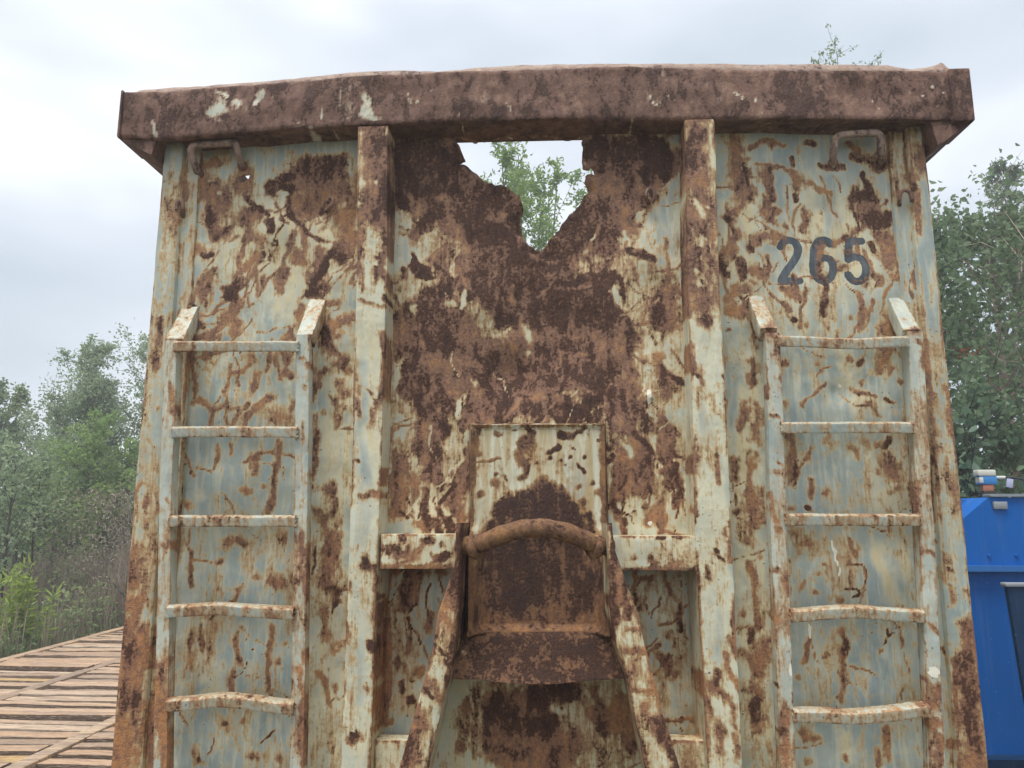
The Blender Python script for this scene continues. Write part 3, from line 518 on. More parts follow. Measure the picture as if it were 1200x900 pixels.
# corner posts: outer strip and inner strip with a seam between
for sgn, out, inn, seam in ((-1, [(189, 203), (128, 900)], [(212, 203), (166, 900)], 0), (1, [(1087, 187), (1160, 900)], [(1066, 187), (1123, 900)], 0)):
    o1, o2 = [(U(x, y, .03)[0], U(x, y, .03)[1]) for x, y in out]; i1, i2 = [(U(x, y, .03)[0]) for x, y in inn]
    mb = MB(); S = []
    for z in np.linspace(ZB, ZRIM+.03, 240):
        t = (z-o1[1])/(o2[1]-o1[1]); xo = o1[0]+(o2[0]-o1[0])*t; xi = i1+(i2-i1)*t
        sec = np.array([(xo, .10), (xo, .04), (xo, -.018), (xo-sgn*.004, -.027), (xo-sgn*.010, -.03), (xo*.75+xi*.25, -.03), (xo*.5+xi*.5, -.03), (xo*.25+xi*.75, -.03), (xi+sgn*.006, -.03), (xi, -.026), (xi-sgn*.004, -.012), (xi-sgn*.016, -.010), (xi-sgn*.03, -.013), (xi-sgn*.05, -.014), (xi-sgn*.054, -.006), (xi-sgn*.055, .04), (xi, .10)])
        S.append(np.c_[sec, np.full(len(sec), z)])
    mb.loft(wob(np.array(S), .0022)); wear(mb.build('corner_post', M_RUST, BOX), 'corner')
# cross beams between posts and hook arms, ledge below
def beam(pxa, pxb, ya, yb, p, name='cross_beam'):
    xa, z1 = U(pxa, ya, p); xb, _ = U(pxb, ya, p); _, z0 = U((pxa+pxb)/2, yb, p); _, z1 = U((pxa+pxb)/2, ya, p)
    sec = rpoly([(0.005, z0), (-p, z0), (-p, z1), (0.005, z1)], .006, .009); n = int((xb-xa)/.009); S = [np.c_[np.full(len(sec), x), sec] for x in np.linspace(xa, xb, n)]
    mb = MB(); mb.loft(wob(np.array(S), .0025)); wear(mb.build(name, M_RUST, BOX), 'beam')
beam(447, 541, 626, 667, .098); beam(716, 818, 628, 669, .098); beam(437, 486, 868, 930, .062, 'lower_beam'); beam(784, 840, 868, 930, .062, 'lower_beam')

# ------------------------------------------------------------------ top rim
def lerp(pts, p):
    a = np.array([U(x, y, p) for x, y in pts]); return lambda x: np.interp(x, a[:, 0], a[:, 1])
zt = lerp([(141, 107), (200, 105), (300, 98), (367, 92), (420, 87), (500, 84.5), (560, 83), (633, 79), (700, 78), (800, 78), (900, 80), (1010, 81), (1137, 82)], .1)
zb = lerp([(141, 161), (180, 163), (250, 159), (360, 150), (420, 147), (535, 141.5), (680, 139), (800, 140), (1137, 141)], .1)
xe0, xe1 = U(142, 130, .1)[0], U(1136.5, 110, .1)[0]
mb = MB(); S = []
for x in np.linspace(xe0, xe1, 330):
    a, b = float(zb(x)), float(zt(x)); e_ = min(1, (x-xe0)/.006, (xe1-x)/.006); q = .85+.15*e_ if e_ < 1 else 1
    fr = [(-.1, z) for z in np.linspace(a+.009, b-.009, 22)]
    sec = np.array([(.03, min(a, ZRIM)), (0, min(a, ZRIM)+.002), (-.03, a*.35+ZRIM*.65), (-.06, a*.7+ZRIM*.3), (-.09, a), (-.097, a+.003)] + fr + [(-.097, b-.003), (-.09, b), (-.06, b), (-.02, b), (.03, b)])
    c = sec.mean(0); sec = c+(sec-c)*q
    S.append(np.c_[np.full(len(sec), x), sec])
S = np.array(S); xx, zz = S[..., 0], S[..., 2]
fr = S[..., 1] < -.05
S[..., 1] += np.where(fr, fbm(xx*4, zz*9, 3)*.022+fbm(xx*18, zz*14, 3)*.010+fbm(xx*60, zz*20, 2)*.0025, 0)
S[..., 2] += np.where(fr, fbm(xx*10+8, zz*3, 3)*.005+fbm(xx*40, zz*3, 2)*.002, 0)
mb.loft(S); wear(mb.build('top_rim', M_RIM, BOX, 40), 'rim')
# thin bent cover sheet standing up behind the rim's upper edge
M_SHEET = rust_material('faded_sheet', ramp=((.44, .34, .27), (.36, .25, .2), (.29, .195, .16), (.2, .13, .105), (.11, .075, .065)))
zc = lerp([(165, 105), (300, 96), (367, 89.5), (420, 83.5), (470, 82), (512, 83.5), (560, 79), (620, 75.5), (700, 74), (760, 75), (800, 74.5), (900, 75.5), (960, 75), (1040, 76.5), (1068, 81), (1085, 79), (1098, 76), (1104, 72.5), (1108, 77), (1113, 81)], .06)
xs = np.linspace(U(165, 100, .06)[0], U(1113, 80, .06)[0], 300); rows = []
top = zc(xs)+fbm(xs*30, xs*0, 2)*.003; low = zt(xs)-.006
for f, y in ((0, -.088), (.6, -.075), (1, -.06), (1.0, -.045), (.85, .02)): rows.append(np.c_[xs, np.full(len(xs), y)+fbm(xs*8, xs*0+f, 2)*.01, low*(1-f)+top*f])
mb = MB(); mb.grid(np.array(rows)); o = mb.build('cover_sheet', M_SHEET, BOX); wear(o, 'sheet'); so_ = o.modifiers.new('thickness', 'SOLIDIFY'); so_.thickness = .004
# end caps of the rim
mb = MB(); mb.box((U(1112, 100, .1)[0], -.1075, float(zb(xe1))-.004), (xe1+.004, .05, float(zt(xe1))+.003), .012, .004); wear(mb.build('rim_end_cap', M_RIM, BOX), 'rim')
mb = MB(); mb.box((xe0-.004, -.106, float(zb(xe0))-.002), (xe0+.004, .05, float(zt(xe0))+.002), .012, .004); wear(mb.build('rim_end_cap', M_RIM, BOX), 'rim')
# side rims with a chamfered underside
for xo, sg, low in ((xe0, -1, U(188, 196, 0)[1]), (xe1, 1, U(1088, 186, 0)[1])):
    a, b = float(zb(xo)), float(zt(xo)); xi = (XL if sg < 0 else XR)
    sec = rpoly([(xo+(-sg)*.004, a-.004), (xo+(-sg)*.004, b), (xi-sg*.06, b), (xi-sg*.01, low)], .004, .03)
    S = np.array([np.c_[sec[:, 0], np.full(len(sec), y), sec[:, 1]] for y in np.linspace(-.088, DEPTH, 60)])
    S[..., 2] = np.where(S[..., 1] < -.05, np.maximum(S[..., 2], a-.02+(S[..., 1]+.088)*0), S[..., 2]) if False else S[..., 2]
    mb = MB(); mb.loft(S); wear(mb.build('side_rim', M_RIM, BOX), 'rim')

# ------------------------------------------------------------------ body behind the front wall
zt0 = float(zb(0))
for sg, xw in ((-1, XL), (1, XR)):
    mb = MB(); mb.box((min(xw+.012*-sg, xw+.02*-sg), .05, ZB), (max(xw+.012*-sg, xw+.02*-sg), DEPTH, zt0), .15, .002); o = wear(mb.build('side_wall', M_RUST, BOX), 'body')
    for y in np.linspace(.55, DEPTH-.5, 8):
        mb = MB(); mb.box((min(xw+sg*.06, xw-sg*.014), y-.05, ZB+.02), (max(xw+sg*.06, xw-sg*.014), y+.05, zt0-.1), .08, .008); wear(mb.build('side_rib', M_RUST, BOX), 'body')
mb = MB(); mb.box((XL+.02, .02, ZB-.01), (XR-.02, DEPTH, ZB+.03), .2, .004); wear(mb.build('floor_plate', M_RUST, BOX), 'body')
for sg in (-1, 1):
    mb = MB(); mb.box((min(sg*.004, sg*1.2), DEPTH-.03, ZB+.04), (max(sg*.004, sg*1.2), DEPTH+.03, zt0-.02), .15, .006); wear(mb.build('rear_door', M_RUST, BOX), 'body')
    mb = MB(); mb.box((sg*.53-.045, 0.03, .0), (sg*.53+.045, DEPTH, ZB-.012), .2, .006); wear(mb.build('skid_rail', M_RUST, BOX), 'body')

# ------------------------------------------------------------------ ladders
def rung(parent, pa, pb, y, tilt, bend, peak, p=.128):
    xa, za = U(pa, y-tilt/2*0, p); xb, zb_ = U(pb, y, p)
    za = U(pa, y+tilt/2, p)[1]; zb_ = U(pb, y-tilt/2, p)[1]
    n = int((xb-xa)/.0042); S = []; h = .0165
    for i in range(n):
        t = i/(n-1); x = xa+(xb-xa)*t; s = t/peak if t < peak else (1-t)/(1-peak)
        z = za+(zb_-za)*t + bend*(D-p)/F*(s*s*(3-2*s)) + .0004*math.sin(x*53)
        sec = rpoly([(-p+.004, z-h), (-p, z+h*.6), (-p+.012, z+h), (-p+.045, z+h), (-p+.045, z+h-.005), (-p+.01, z-h)], .002, .005)
        S.append(np.c_[np.full(len(sec), x), sec])
    S = np.array(S); x = S[..., 0]; zr_ = S[..., 2]-S[..., 2].mean(1, keepdims=True)
    g = np.sin((x+zr_*.9)*2*math.pi/.021); S[..., 1] -= np.clip(g, 0, 1)**1.5*.0009*(S[..., 1] < -p+.02); S[..., 2] += np.clip(g, 0, 1)**1.5*.0007*(zr_ > h*.4)
    S[..., 2] += fbm(x*14, x*0+y, 2)*.0022
    mb = MB(); mb.loft(S)
    for xx, z in ((xa+.003, za), (xb-.003, zb_)):
        mb.tube([(xx+.002*math.sin(k*2.1), -p+.012-.006*math.sin(k*.7), z-h+.033*k/9) for k in range(10)], [.0045+.0022*(k % 3 == 1) for k in range(10)], 6)
    wear(mb.build('rung', M_LADDER, parent), 'rung')
def bracket(parent, lo, hi, pt):
    """square tube from the rail head (p=pt) back to the wall: lo / hi are ((px_left, px_right), py)"""
    (a, b), y0 = lo; (c, d), y1 = hi
    A = [U(a, y0, pt), U(b, y0, pt)]; B = [U(c, y1, .0), U(d, y1, .0)]; S = []
    for t in np.linspace(0, 1.06, 18):
        xa = A[0][0]*(1-t)+B[0][0]*t; xb = A[1][0]*(1-t)+B[1][0]*t; z = (A[0][1]+A[1][1])/2*(1-t)+(B[0][1]+B[1][1])/2*t; y = -pt*(1-t)
        sec = rpoly([(xa, 0), (xb, 0), (xb, 1), (xa, 1)], 0, 1); ref = rpoly([(0, 0), (1, 0), (1, 1), (0, 1)], .1, .2)
        # section plane square to the member: offset down and inward
        S.append(np.array([(xa+(xb-xa)*q[0], y+.030*q[1], z-.034*q[1]) for q in ref]))
    mb = MB(); mb.loft(np.array(S)); wear(mb.build('bracket', M_LADDER, parent), 'rail')
def ladder(r1, r2, rungs, br):
    mb = MB()
    for st in (r1, r2): vert(st, mb, res=.009, r=.004, pb=.068, amp=.0025)
    o = mb.build('ladder', M_LADDER, BOX); wear(o, 'rail')
    for a in rungs: rung(o, *a)
    for a in br: bracket(o, *a, .11)
ladder([(396, 192.5, 207.5, .11), (600, 186, 200.5, .11), (880, 180, 196, .11), (1150, 176, 192, .11)], [(392, 347, 363, .11), (600, 344, 360, .11), (880, 340, 356, .11), (1150, 336, 352, .11)],
       [(202, 348, 405, 0, 0, .5), (200, 347, 506, 0, .5, .5), (197, 345, 610.5, 0, 0, .5), (194, 343, 718, -2, 3, .35), (193, 343, 829, -3, 6, .45), (192, 342, 945, 0, 0, .5), (191, 341, 1062, 0, 0, .5)],
       [(((192.5, 215), 397), ((215, 233), 357)), (((347, 366), 392), ((363, 383), 349))])
ladder([(390, 897, 914, .11), (600, 903, 922, .11), (880, 914, 932, .11), (1150, 925, 944, .11)], [(388, 1063, 1081, .11), (600, 1076, 1094, .11), (880, 1090, 1108, .11), (1150, 1103, 1121, .11)],
       [(912, 1066, 399, -1, -3, .6), (917, 1072, 500.5, 0, 0, .5), (922, 1080, 609, 0, 0, .5), (928, 1085, 722, -1, 4, .45), (931, 1091, 837, 6, -4, .5), (937, 1097, 955, 0, 0, .5), (943, 1103, 1075, 0, 0, .5)],
       [(((891, 911), 384), ((876, 894), 347)), (((1058, 1079), 386), ((1040, 1057), 347))])

# ------------------------------------------------------------------ grab handles and tarpaulin hooks
def rod(name, pts, r, k=10, sm=2, lay='rod'):
    P = [(lambda q: (q[0], -p, q[1]))(U(x, y, p)) for x, y, p in pts]; P = smooth_path(P, sm); mb = MB(); mb.tube(P, r, k)
    return wear(mb.build(name, M_SHEET if name == 'grab_handle' else M_RIM, BOX, 60), lay)
M_ = M_RIM
for pts in ([(232, 205, -.01), (231, 200, .02), (225, 184, .05), (223, 171, .06), (240, 169, .06), (262, 168, .06), (277, 167, .06), (279, 180, .05), (282, 188, .02), (283, 196, -.01)],
            [(977, 193, -.01), (976, 188, .03), (977, 175, .05), (979, 159, .06), (1000, 157, .06), (1018, 156, .06), (1032, 156, .06), (1032, 172, .05), (1033, 186, .03), (1034, 192, -.01)]):
    rod('grab_handle', pts, .0115)
    for e2 in (pts[0], pts[-1]): 
        mb = MB(); q = U(e2[0], e2[1]-3, .01); mb.tube([(q[0], .012, q[1]-.004), (q[0], -.006, q[1]), (q[0], -.014, q[1]+.004)], [.017, .016, .012], 12); wear(mb.build('weld_collar', M_RIM, BOX), 'rod')
rod('tarp_hook', [(1054, 243, 0), (1054, 236, .035), (1055, 226, .035), (1060, 222, .035), (1067, 225, .035), (1069, 236, .035)], .006)
rod('tarp_hook', [(215, 258, 0), (215, 246, .03), (214, 237, .03), (210, 235, .03), (207, 240, .03), (207, 246, .03)], .006)
rod('tarp_hook', [(381, 247, 0), (386, 244, .03), (391, 238, .03), (390, 231, .03), (386, 233, .02)], .006)
rod('tarp_hook', [(760, 238, 0), (756, 230, .03), (759, 221, .03), (765, 221, .03), (768, 230, .03), (764, 238, .02)], .006)
# ------------------------------------------------------------------ hook plate, saddle, arms and the hook bar
xa, z1 = U(552, 498, .02); xb, _ = U(708.5, 498, .02); _, z0 = U(630, 742, .02)
X, Z = np.meshgrid(np.linspace(xa, xb, 90), np.linspace(z0, z1, 130)); u = (X-xa)/(xb-xa); v = (Z-z0)/(z1-z0)
dist = np.minimum(np.minimum(X-xa, xb-X), z1-Z)
Y = -.022 - .009*np.exp(-((dist-.005)/.004)**2) + np.where(dist < .001, .03, 0) + fbm(X*8, Z*8, 3)*.005
lowf = np.clip((.52-v)/.12, 0, 1); lowf = lowf*lowf*(3-2*lowf)
sidef = np.exp(-np.minimum(u, 1-u)/.055)
Y += lowf*(.012 - .085*sidef) - np.clip((.045-v)/.045, 0, 1)**2*.03
mb = MB(); mb.grid(np.dstack([X, Y, Z])); o = mb.build('hook_plate', M_HOOK, BOX); wear(o, 'plate'); o.modifiers.new('thickness', 'SOLIDIFY').thickness = -.008
rows = []
for t, p in [(0, .045), (.05, .052)] + [(q, .052+.083*q) for q in np.linspace(.1, .97, 26)] + [(1.0, .133), (1.0, .12)]:
    L_ = U(540-13*t, 741+57*t, p); R_ = U(718+19*t, 740+57*t, p); s = np.linspace(0, 1, 110)
    wv = np.interp(s, [0, .15, .35, .6, .8, 1], [.004, .003, -.006, -.006, .0, .004])*t*1.2
    rows.append(np.c_[L_[0]+(R_[0]-L_[0])*s, -p+fbm(s*9, s*0+t*3, 3)*.008-.01*np.exp(-((s-.5)/.2)**2)*t, L_[1]+(R_[1]-L_[1])*s+wv])
for y in (-.08, .05): q = rows[-1].copy(); q[:, 1] = y; q[:, 2] += .012; rows.append(q)
mb = MB(); mb.grid(np.array(rows)); wear(mb.build('saddle_plate', M_HOOK, BOX, 40), 'saddle')
def arm(st, inner):
    """st: (py, px_outer, px_inner, p, px_back) ; the front flange and the web running back to the wall"""
    S = []; ys = np.arange(st[0][0], st[-1][0], 4.0); st = np.array(st, float)
    for y in ys:
        o_, i_, p, bk = [np.interp(y, st[:, 0], st[:, k]) for k in (1, 2, 3, 4)]
        A = U(o_, y, p); B = U(i_, y, p); C = U(bk, y, -.045)
        z = (A[1]+B[1])/2
        f = np.linspace(0, 1, 9); sec = [(A[0]+(B[0]-A[0])*t, -p-.004*math.sin(math.pi*t), z) for t in f]
        s = 1 if inner > 0 else -1
        sec[0] = (sec[0][0]+s*.002, -p+.003, z); sec[-1] = (sec[-1][0]-s*.002, -p+.003, z)
        w2 = np.linspace(.04, 1, 9); sec += [(B[0]+(C[0]-B[0])*t, -p+(p+.05)*t+.004, z) for t in w2]
        A2 = A[0]+(C[0]-B[0])*.9 if abs(C[0]-s*.02-A[0]) > .02 else A[0]
        sec += [(C[0]-s*.014, .054, z), (min(B[0]-s*.012, A[0]) if s < 0 else max(B[0]-s*.012, A[0])*1, -p+.014, z), (A[0]+s*.002, -p+.012, z)]
        S.append(sec)
    mb = MB(); mb.loft(wob(np.array(S), .0025, 9)); wear(mb.build('hook_arm', M_RUST, BOX), 'arm')
arm([(613, 534, 541, .20, 553), (645, 534, 541, .205, 553), (660, 532, 539, .205, 552), (690, 522, 538, .205, 551), (720, 512, 536, .205, 549), (757, 506.5, 533.5, .205, 545), (797, 496, 527, .205, 536), (830, 487, 518, .205, 528), (900, 467, 503, .205, 514), (1060, 420, 462, .205, 474)], 1)
arm([(613, 718, 711, .20, 701), (645, 722, 712, .205, 701), (690, 736.5, 714, .205, 702), (722, 750, 716, .205, 704), (757, 757, 722, .205, 711), (803, 770, 737, .205, 728), (830, 776, 741, .205, 733), (900, 798, 756, .205, 746), (1060, 846, 790, .205, 780)], -1)
P = [(lambda q: (q[0], -p, q[1]))(U(x, y, p)) for x, y, p in [(538, 640, .15), (551, 639, .165), (566, 636, .19), (582, 629, .21), (604, 621.5, .222), (627, 618, .228), (650, 620, .222), (674, 627, .21), (690, 635, .19), (703, 640, .165), (716, 641, .15)]]
P = smooth_path(P, 3); P = [tuple(np.array(P[0])*(1-t)+np.array(P[0])*t) for t in (0,)] + P[1:]
mb = MB(); mb.tube(P, [.0252+.0012*math.sin(i*.7) for i in range(len(P))], 20); HB = wear(mb.build('hook_bar', M_HOOK, BOX, 60), 'bar')
for a, b in ((549, 567), (687, 706)):
    q1 = U(a, 640, .16); q2 = U(b, 638, .185) if a < 600 else U(b, 640, .16)
    q1 = U(a, 640, .16) if a < 600 else U(a, 637, .185)
    c = ((q1[0]+q2[0])/2, -.172, (q1[1]+q2[1])/2-.004); d_ = Vector((1, 0, .05)) 
    pts = [(c[0]+(k-2)*.007, c[1]-(k-2)*.004*(1 if a < 600 else -1), c[2]) for k in range(5)]
    mb = MB(); mb.tube(pts, [.027, .033, .035, .033, .027], 20); wear(mb.build('weld_collar', M_HOOK, BOX, 60), 'bar')
# ------------------------------------------------------------------ timber mats
def wood(name, c1, c2, c3, spread=1.0):
    m, t, b = nodemat(name); k = NT(t); oi = k.n('ShaderNodeObjectInfo').outputs['Random']
    tc = k.n('ShaderNodeTexCoord'); mp = k.n('ShaderNodeMapping'); mp.inputs['Scale'].default_value = (1.3, 15, 15); t.links.new(tc.outputs['Object'], mp.inputs[0])
    cb = k.n('ShaderNodeCombineXYZ'); k.set(cb.inputs[0], k.math('MULTIPLY', oi, 37.0)); k.set(cb.inputs[1], k.math('MULTIPLY', oi, 91.0)); t.links.new(cb.outputs[0], mp.inputs['Location'])
    n = k.noise(mp.outputs[0], 4, 7, .68, .5); n2 = k.noise(mp.outputs[0], .7, 4, .6); n3 = k.noise(mp.outputs[0], 14, 4, .65)
    r2 = k.math('FRACT', k.math('MULTIPLY', oi, 7.31)); r3 = k.math('FRACT', k.math('MULTIPLY', oi, 23.7))
    c = k.mix(oi, c1, c2); c = k.mix(k.ss(r2, .86, .97), c, c3); c = k.mix(k.ss(r3, .55, 1, 0, .7), c, (.25, .17, .125)); c = k.mix(k.ss(r2, .0, .25, .6, 0), c, (.62, .5, .38))
    c = k.mix(k.ss(n, .45, .62, 0, .75), c, (.15, .095, .065)); c = k.mix(k.ss(n2, .5, .62, 0, .6), c, (.26, .19, .15)); c = k.mix(k.ss(n3, .5, .64, 0, .5), c, (.66, .54, .41))
    k.set(b.inputs['Base Color'], c); b.inputs['Roughness'].default_value = .85; k.set(b.inputs['Normal'], k.bump(n, .7, .008)); return m
M_WOOD = wood('weathered_timber', (.50, .305, .18), (.58, .40, .26), (.52, .33, .12))
M_BEAM = wood('timber_runner', (.52, .35, .22), (.5, .34, .21), (.48, .32, .2))
M_GAP_SHADE = wood('timber_gap_shade', (.10, .066, .045), (.14, .09, .06), (.12, .08, .05))  # dark wood for plank sides: shade of the gaps put into the colour
def plank_mesh(L, w, h, seed):
    r = np.random.RandomState(seed); mb = MB(); S = []
    for x in np.linspace(-L/2, L/2, 7):
        dz = r.randn()*.003; sec = rpoly([(-w/2+.004, -h), (w/2, -h), (w/2+r.randn()*.002, 0), (-w/2+r.randn()*.002, 0)], .008, 1)
        S.append(np.c_[np.full(len(sec), x), sec[:, 0], sec[:, 1]+dz])
    mb.loft(np.array(S)); me = mb.mesh('plank'); me.materials.append(M_WOOD); me.materials.append(M_GAP_SHADE)
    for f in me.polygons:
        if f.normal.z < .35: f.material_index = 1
    return me
rp = np.random.RandomState(5)
ZD = .16
strips = [(-5.47, -4.42), (-4.30, -3.16), (-3.02, -1.90)]
names = ['row of weathered orange brown timber planks beside the brush, farthest from the rusty container', 'middle row of weathered timber planks left of the rusty container', 'row of weathered timber planks right against the rusty container']
for (x0, x1), lab in zip(strips, names):
    mat = empty('timber_mat', ((x0+x1)/2, 0, 0)); tag(mat, lab, 'timber mat', 'plank mats laid beside the container')
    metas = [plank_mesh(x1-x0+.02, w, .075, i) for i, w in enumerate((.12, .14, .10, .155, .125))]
    y = -1.2 + rp.rand()*.1
    while y < 9.4:
        i = rp.randint(5); w = (.12, .14, .10, .155, .125)[i]
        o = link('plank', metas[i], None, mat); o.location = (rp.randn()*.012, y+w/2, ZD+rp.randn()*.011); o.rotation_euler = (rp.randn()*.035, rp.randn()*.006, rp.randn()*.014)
        y += w + abs(rp.randn())*.014+.034
    for xx in (x0+.05, (x0+x1)/2, x1-.05):
        mb = MB(); mb.box((xx-(x0+x1)/2-.06, -1.25, .0), (xx-(x0+x1)/2+.06, 9.6, ZD-.083), .4, .008); mb.build('bearer', M_WOOD, mat)
for xx in (-5.53, -4.36, -3.09):
    mb = MB()
    for a in np.arange(-1.2, 9.3, 2.1): mb.box((-.055, a, -.14), (.055, a+2.09, .0+rp.rand()*.008), .5, .006)
    o = mb.build('timber_runner', M_BEAM); o.location = (xx, 0, ZD+.012)
    tag(o, {-5.53: 'long pale timber edging the plank mats next to the brush', -4.36: 'long pale timber between the two outer rows of planks', -3.09: 'long pale timber between the planks nearest the container'}[xx], 'timber', 'long timbers between the plank mats')

# ------------------------------------------------------------------ vegetation
def leafmat(name, c1, c2, c3, trans=.25):
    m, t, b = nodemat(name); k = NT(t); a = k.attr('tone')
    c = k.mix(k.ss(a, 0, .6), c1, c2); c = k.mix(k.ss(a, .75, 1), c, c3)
    k.set(b.inputs['Base Color'], c); b.inputs['Roughness'].default_value = .5; b.inputs['Specular IOR Level'].default_value = .35
    tr = k.n('ShaderNodeBsdfTranslucent'); k.set(tr.inputs[0], c); mx = k.n('ShaderNodeMixShader'); mx.inputs[0].default_value = trans
    t.links.new(b.outputs[0], mx.inputs[1]); t.links.new(tr.outputs[0], mx.inputs[2]); o = [n for n in t.nodes if n.type == 'OUTPUT_MATERIAL'][0]; t.links.new(mx.outputs[0], o.inputs[0]); return m
def barkmat(name, c1, c2):
    m, t, b = nodemat(name); k = NT(t); n = k.noise(k.coords((1, 1, .3)), 18, 6, .7)
    k.set(b.inputs['Base Color'], k.mix(k.ss(n, .4, .62), c1, c2)); b.inputs['Roughness'].default_value = .9; k.set(b.inputs['Normal'], k.bump(n, .6, .01)); return m
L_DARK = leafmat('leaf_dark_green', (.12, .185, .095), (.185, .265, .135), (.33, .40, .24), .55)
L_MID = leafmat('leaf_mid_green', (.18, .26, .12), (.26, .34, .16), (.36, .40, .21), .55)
L_PALE = leafmat('leaf_grey_green', (.28, .38, .22), (.37, .46, .27), (.46, .51, .33), .6)
L_BRIGHT = leafmat('leaf_bright_green', (.22, .34, .10), (.32, .44, .14), (.44, .48, .18), .55)
L_DRY = leafmat('dry_stem', (.27, .215, .17), (.37, .30, .24), (.46, .40, .31), .2)
L_ORANGE = leafmat('leaf_turning', (.30, .09, .03), (.35, .13, .05), (.4, .2, .07))
B_GREY = barkmat('bark_grey', (.09, .075, .06), (.16, .14, .12)); B_DARK = barkmat('bark_dark', (.04, .032, .026), (.075, .06, .05)); B_PINK = barkmat('bark_pale', (.40, .28, .22), (.52, .42, .36))
def leaves(name, P, size, mat, parent, seed, stretch=1.6, droop=.3, tone=None, dirs=None, fold=.18):
    """every leaf a folded six sided blade; P are leaf bases"""
    r = np.random.RandomState(seed); n = len(P)
    d = r.randn(n, 3) if dirs is None else dirs + r.randn(n, 3)*.35
    d[:, 2] -= droop; d /= np.linalg.norm(d, axis=1, keepdims=True)
    s = np.cross(d, r.randn(n, 3)); s /= np.linalg.norm(s, axis=1, keepdims=True); nn = np.cross(d, s)
    L = size*(.65+.7*r.rand(n))[:, None]; w = L/stretch/2
    base = P; tip = P+d*L; m1 = P+d*L*.38; m2 = P+d*L*.42
    V_ = np.stack([base, m1+s*w+nn*L*fold*.6, tip-nn*L*.12, m2-s*w+nn*L*fold*.6, P+d*L*.78+s*w*.55+nn*L*fold*.2, P+d*L*.78-s*w*.55+nn*L*fold*.2], 1)
    f = np.array([[0, 1, 4, 2], [0, 2, 5, 3]])
    F_ = (np.arange(n)[:, None, None]*6+f[None]).reshape(-1, 4)
    me = bpy.data.meshes.new(name); me.vertices.add(n*6); me.vertices.foreach_set('co', V_.reshape(-1).astype(np.float32))
    me.loops.add(len(F_)*4); me.loops.foreach_set('vertex_index', F_.reshape(-1).astype(np.int32)); me.polygons.add(len(F_)); me.polygons.foreach_set('loop_start', np.arange(0, len(F_)*4, 4, dtype=np.int32))
    me.update(calc_edges=True)
    tn = (r.rand(n) if tone is None else np.clip(tone+r.randn(n)*.22, 0, 1)).repeat(6)
    me.attributes.new('tone', 'FLOAT', 'POINT').data.foreach_set('value', tn.astype(np.float32))
    return link(name, me, mat, parent)
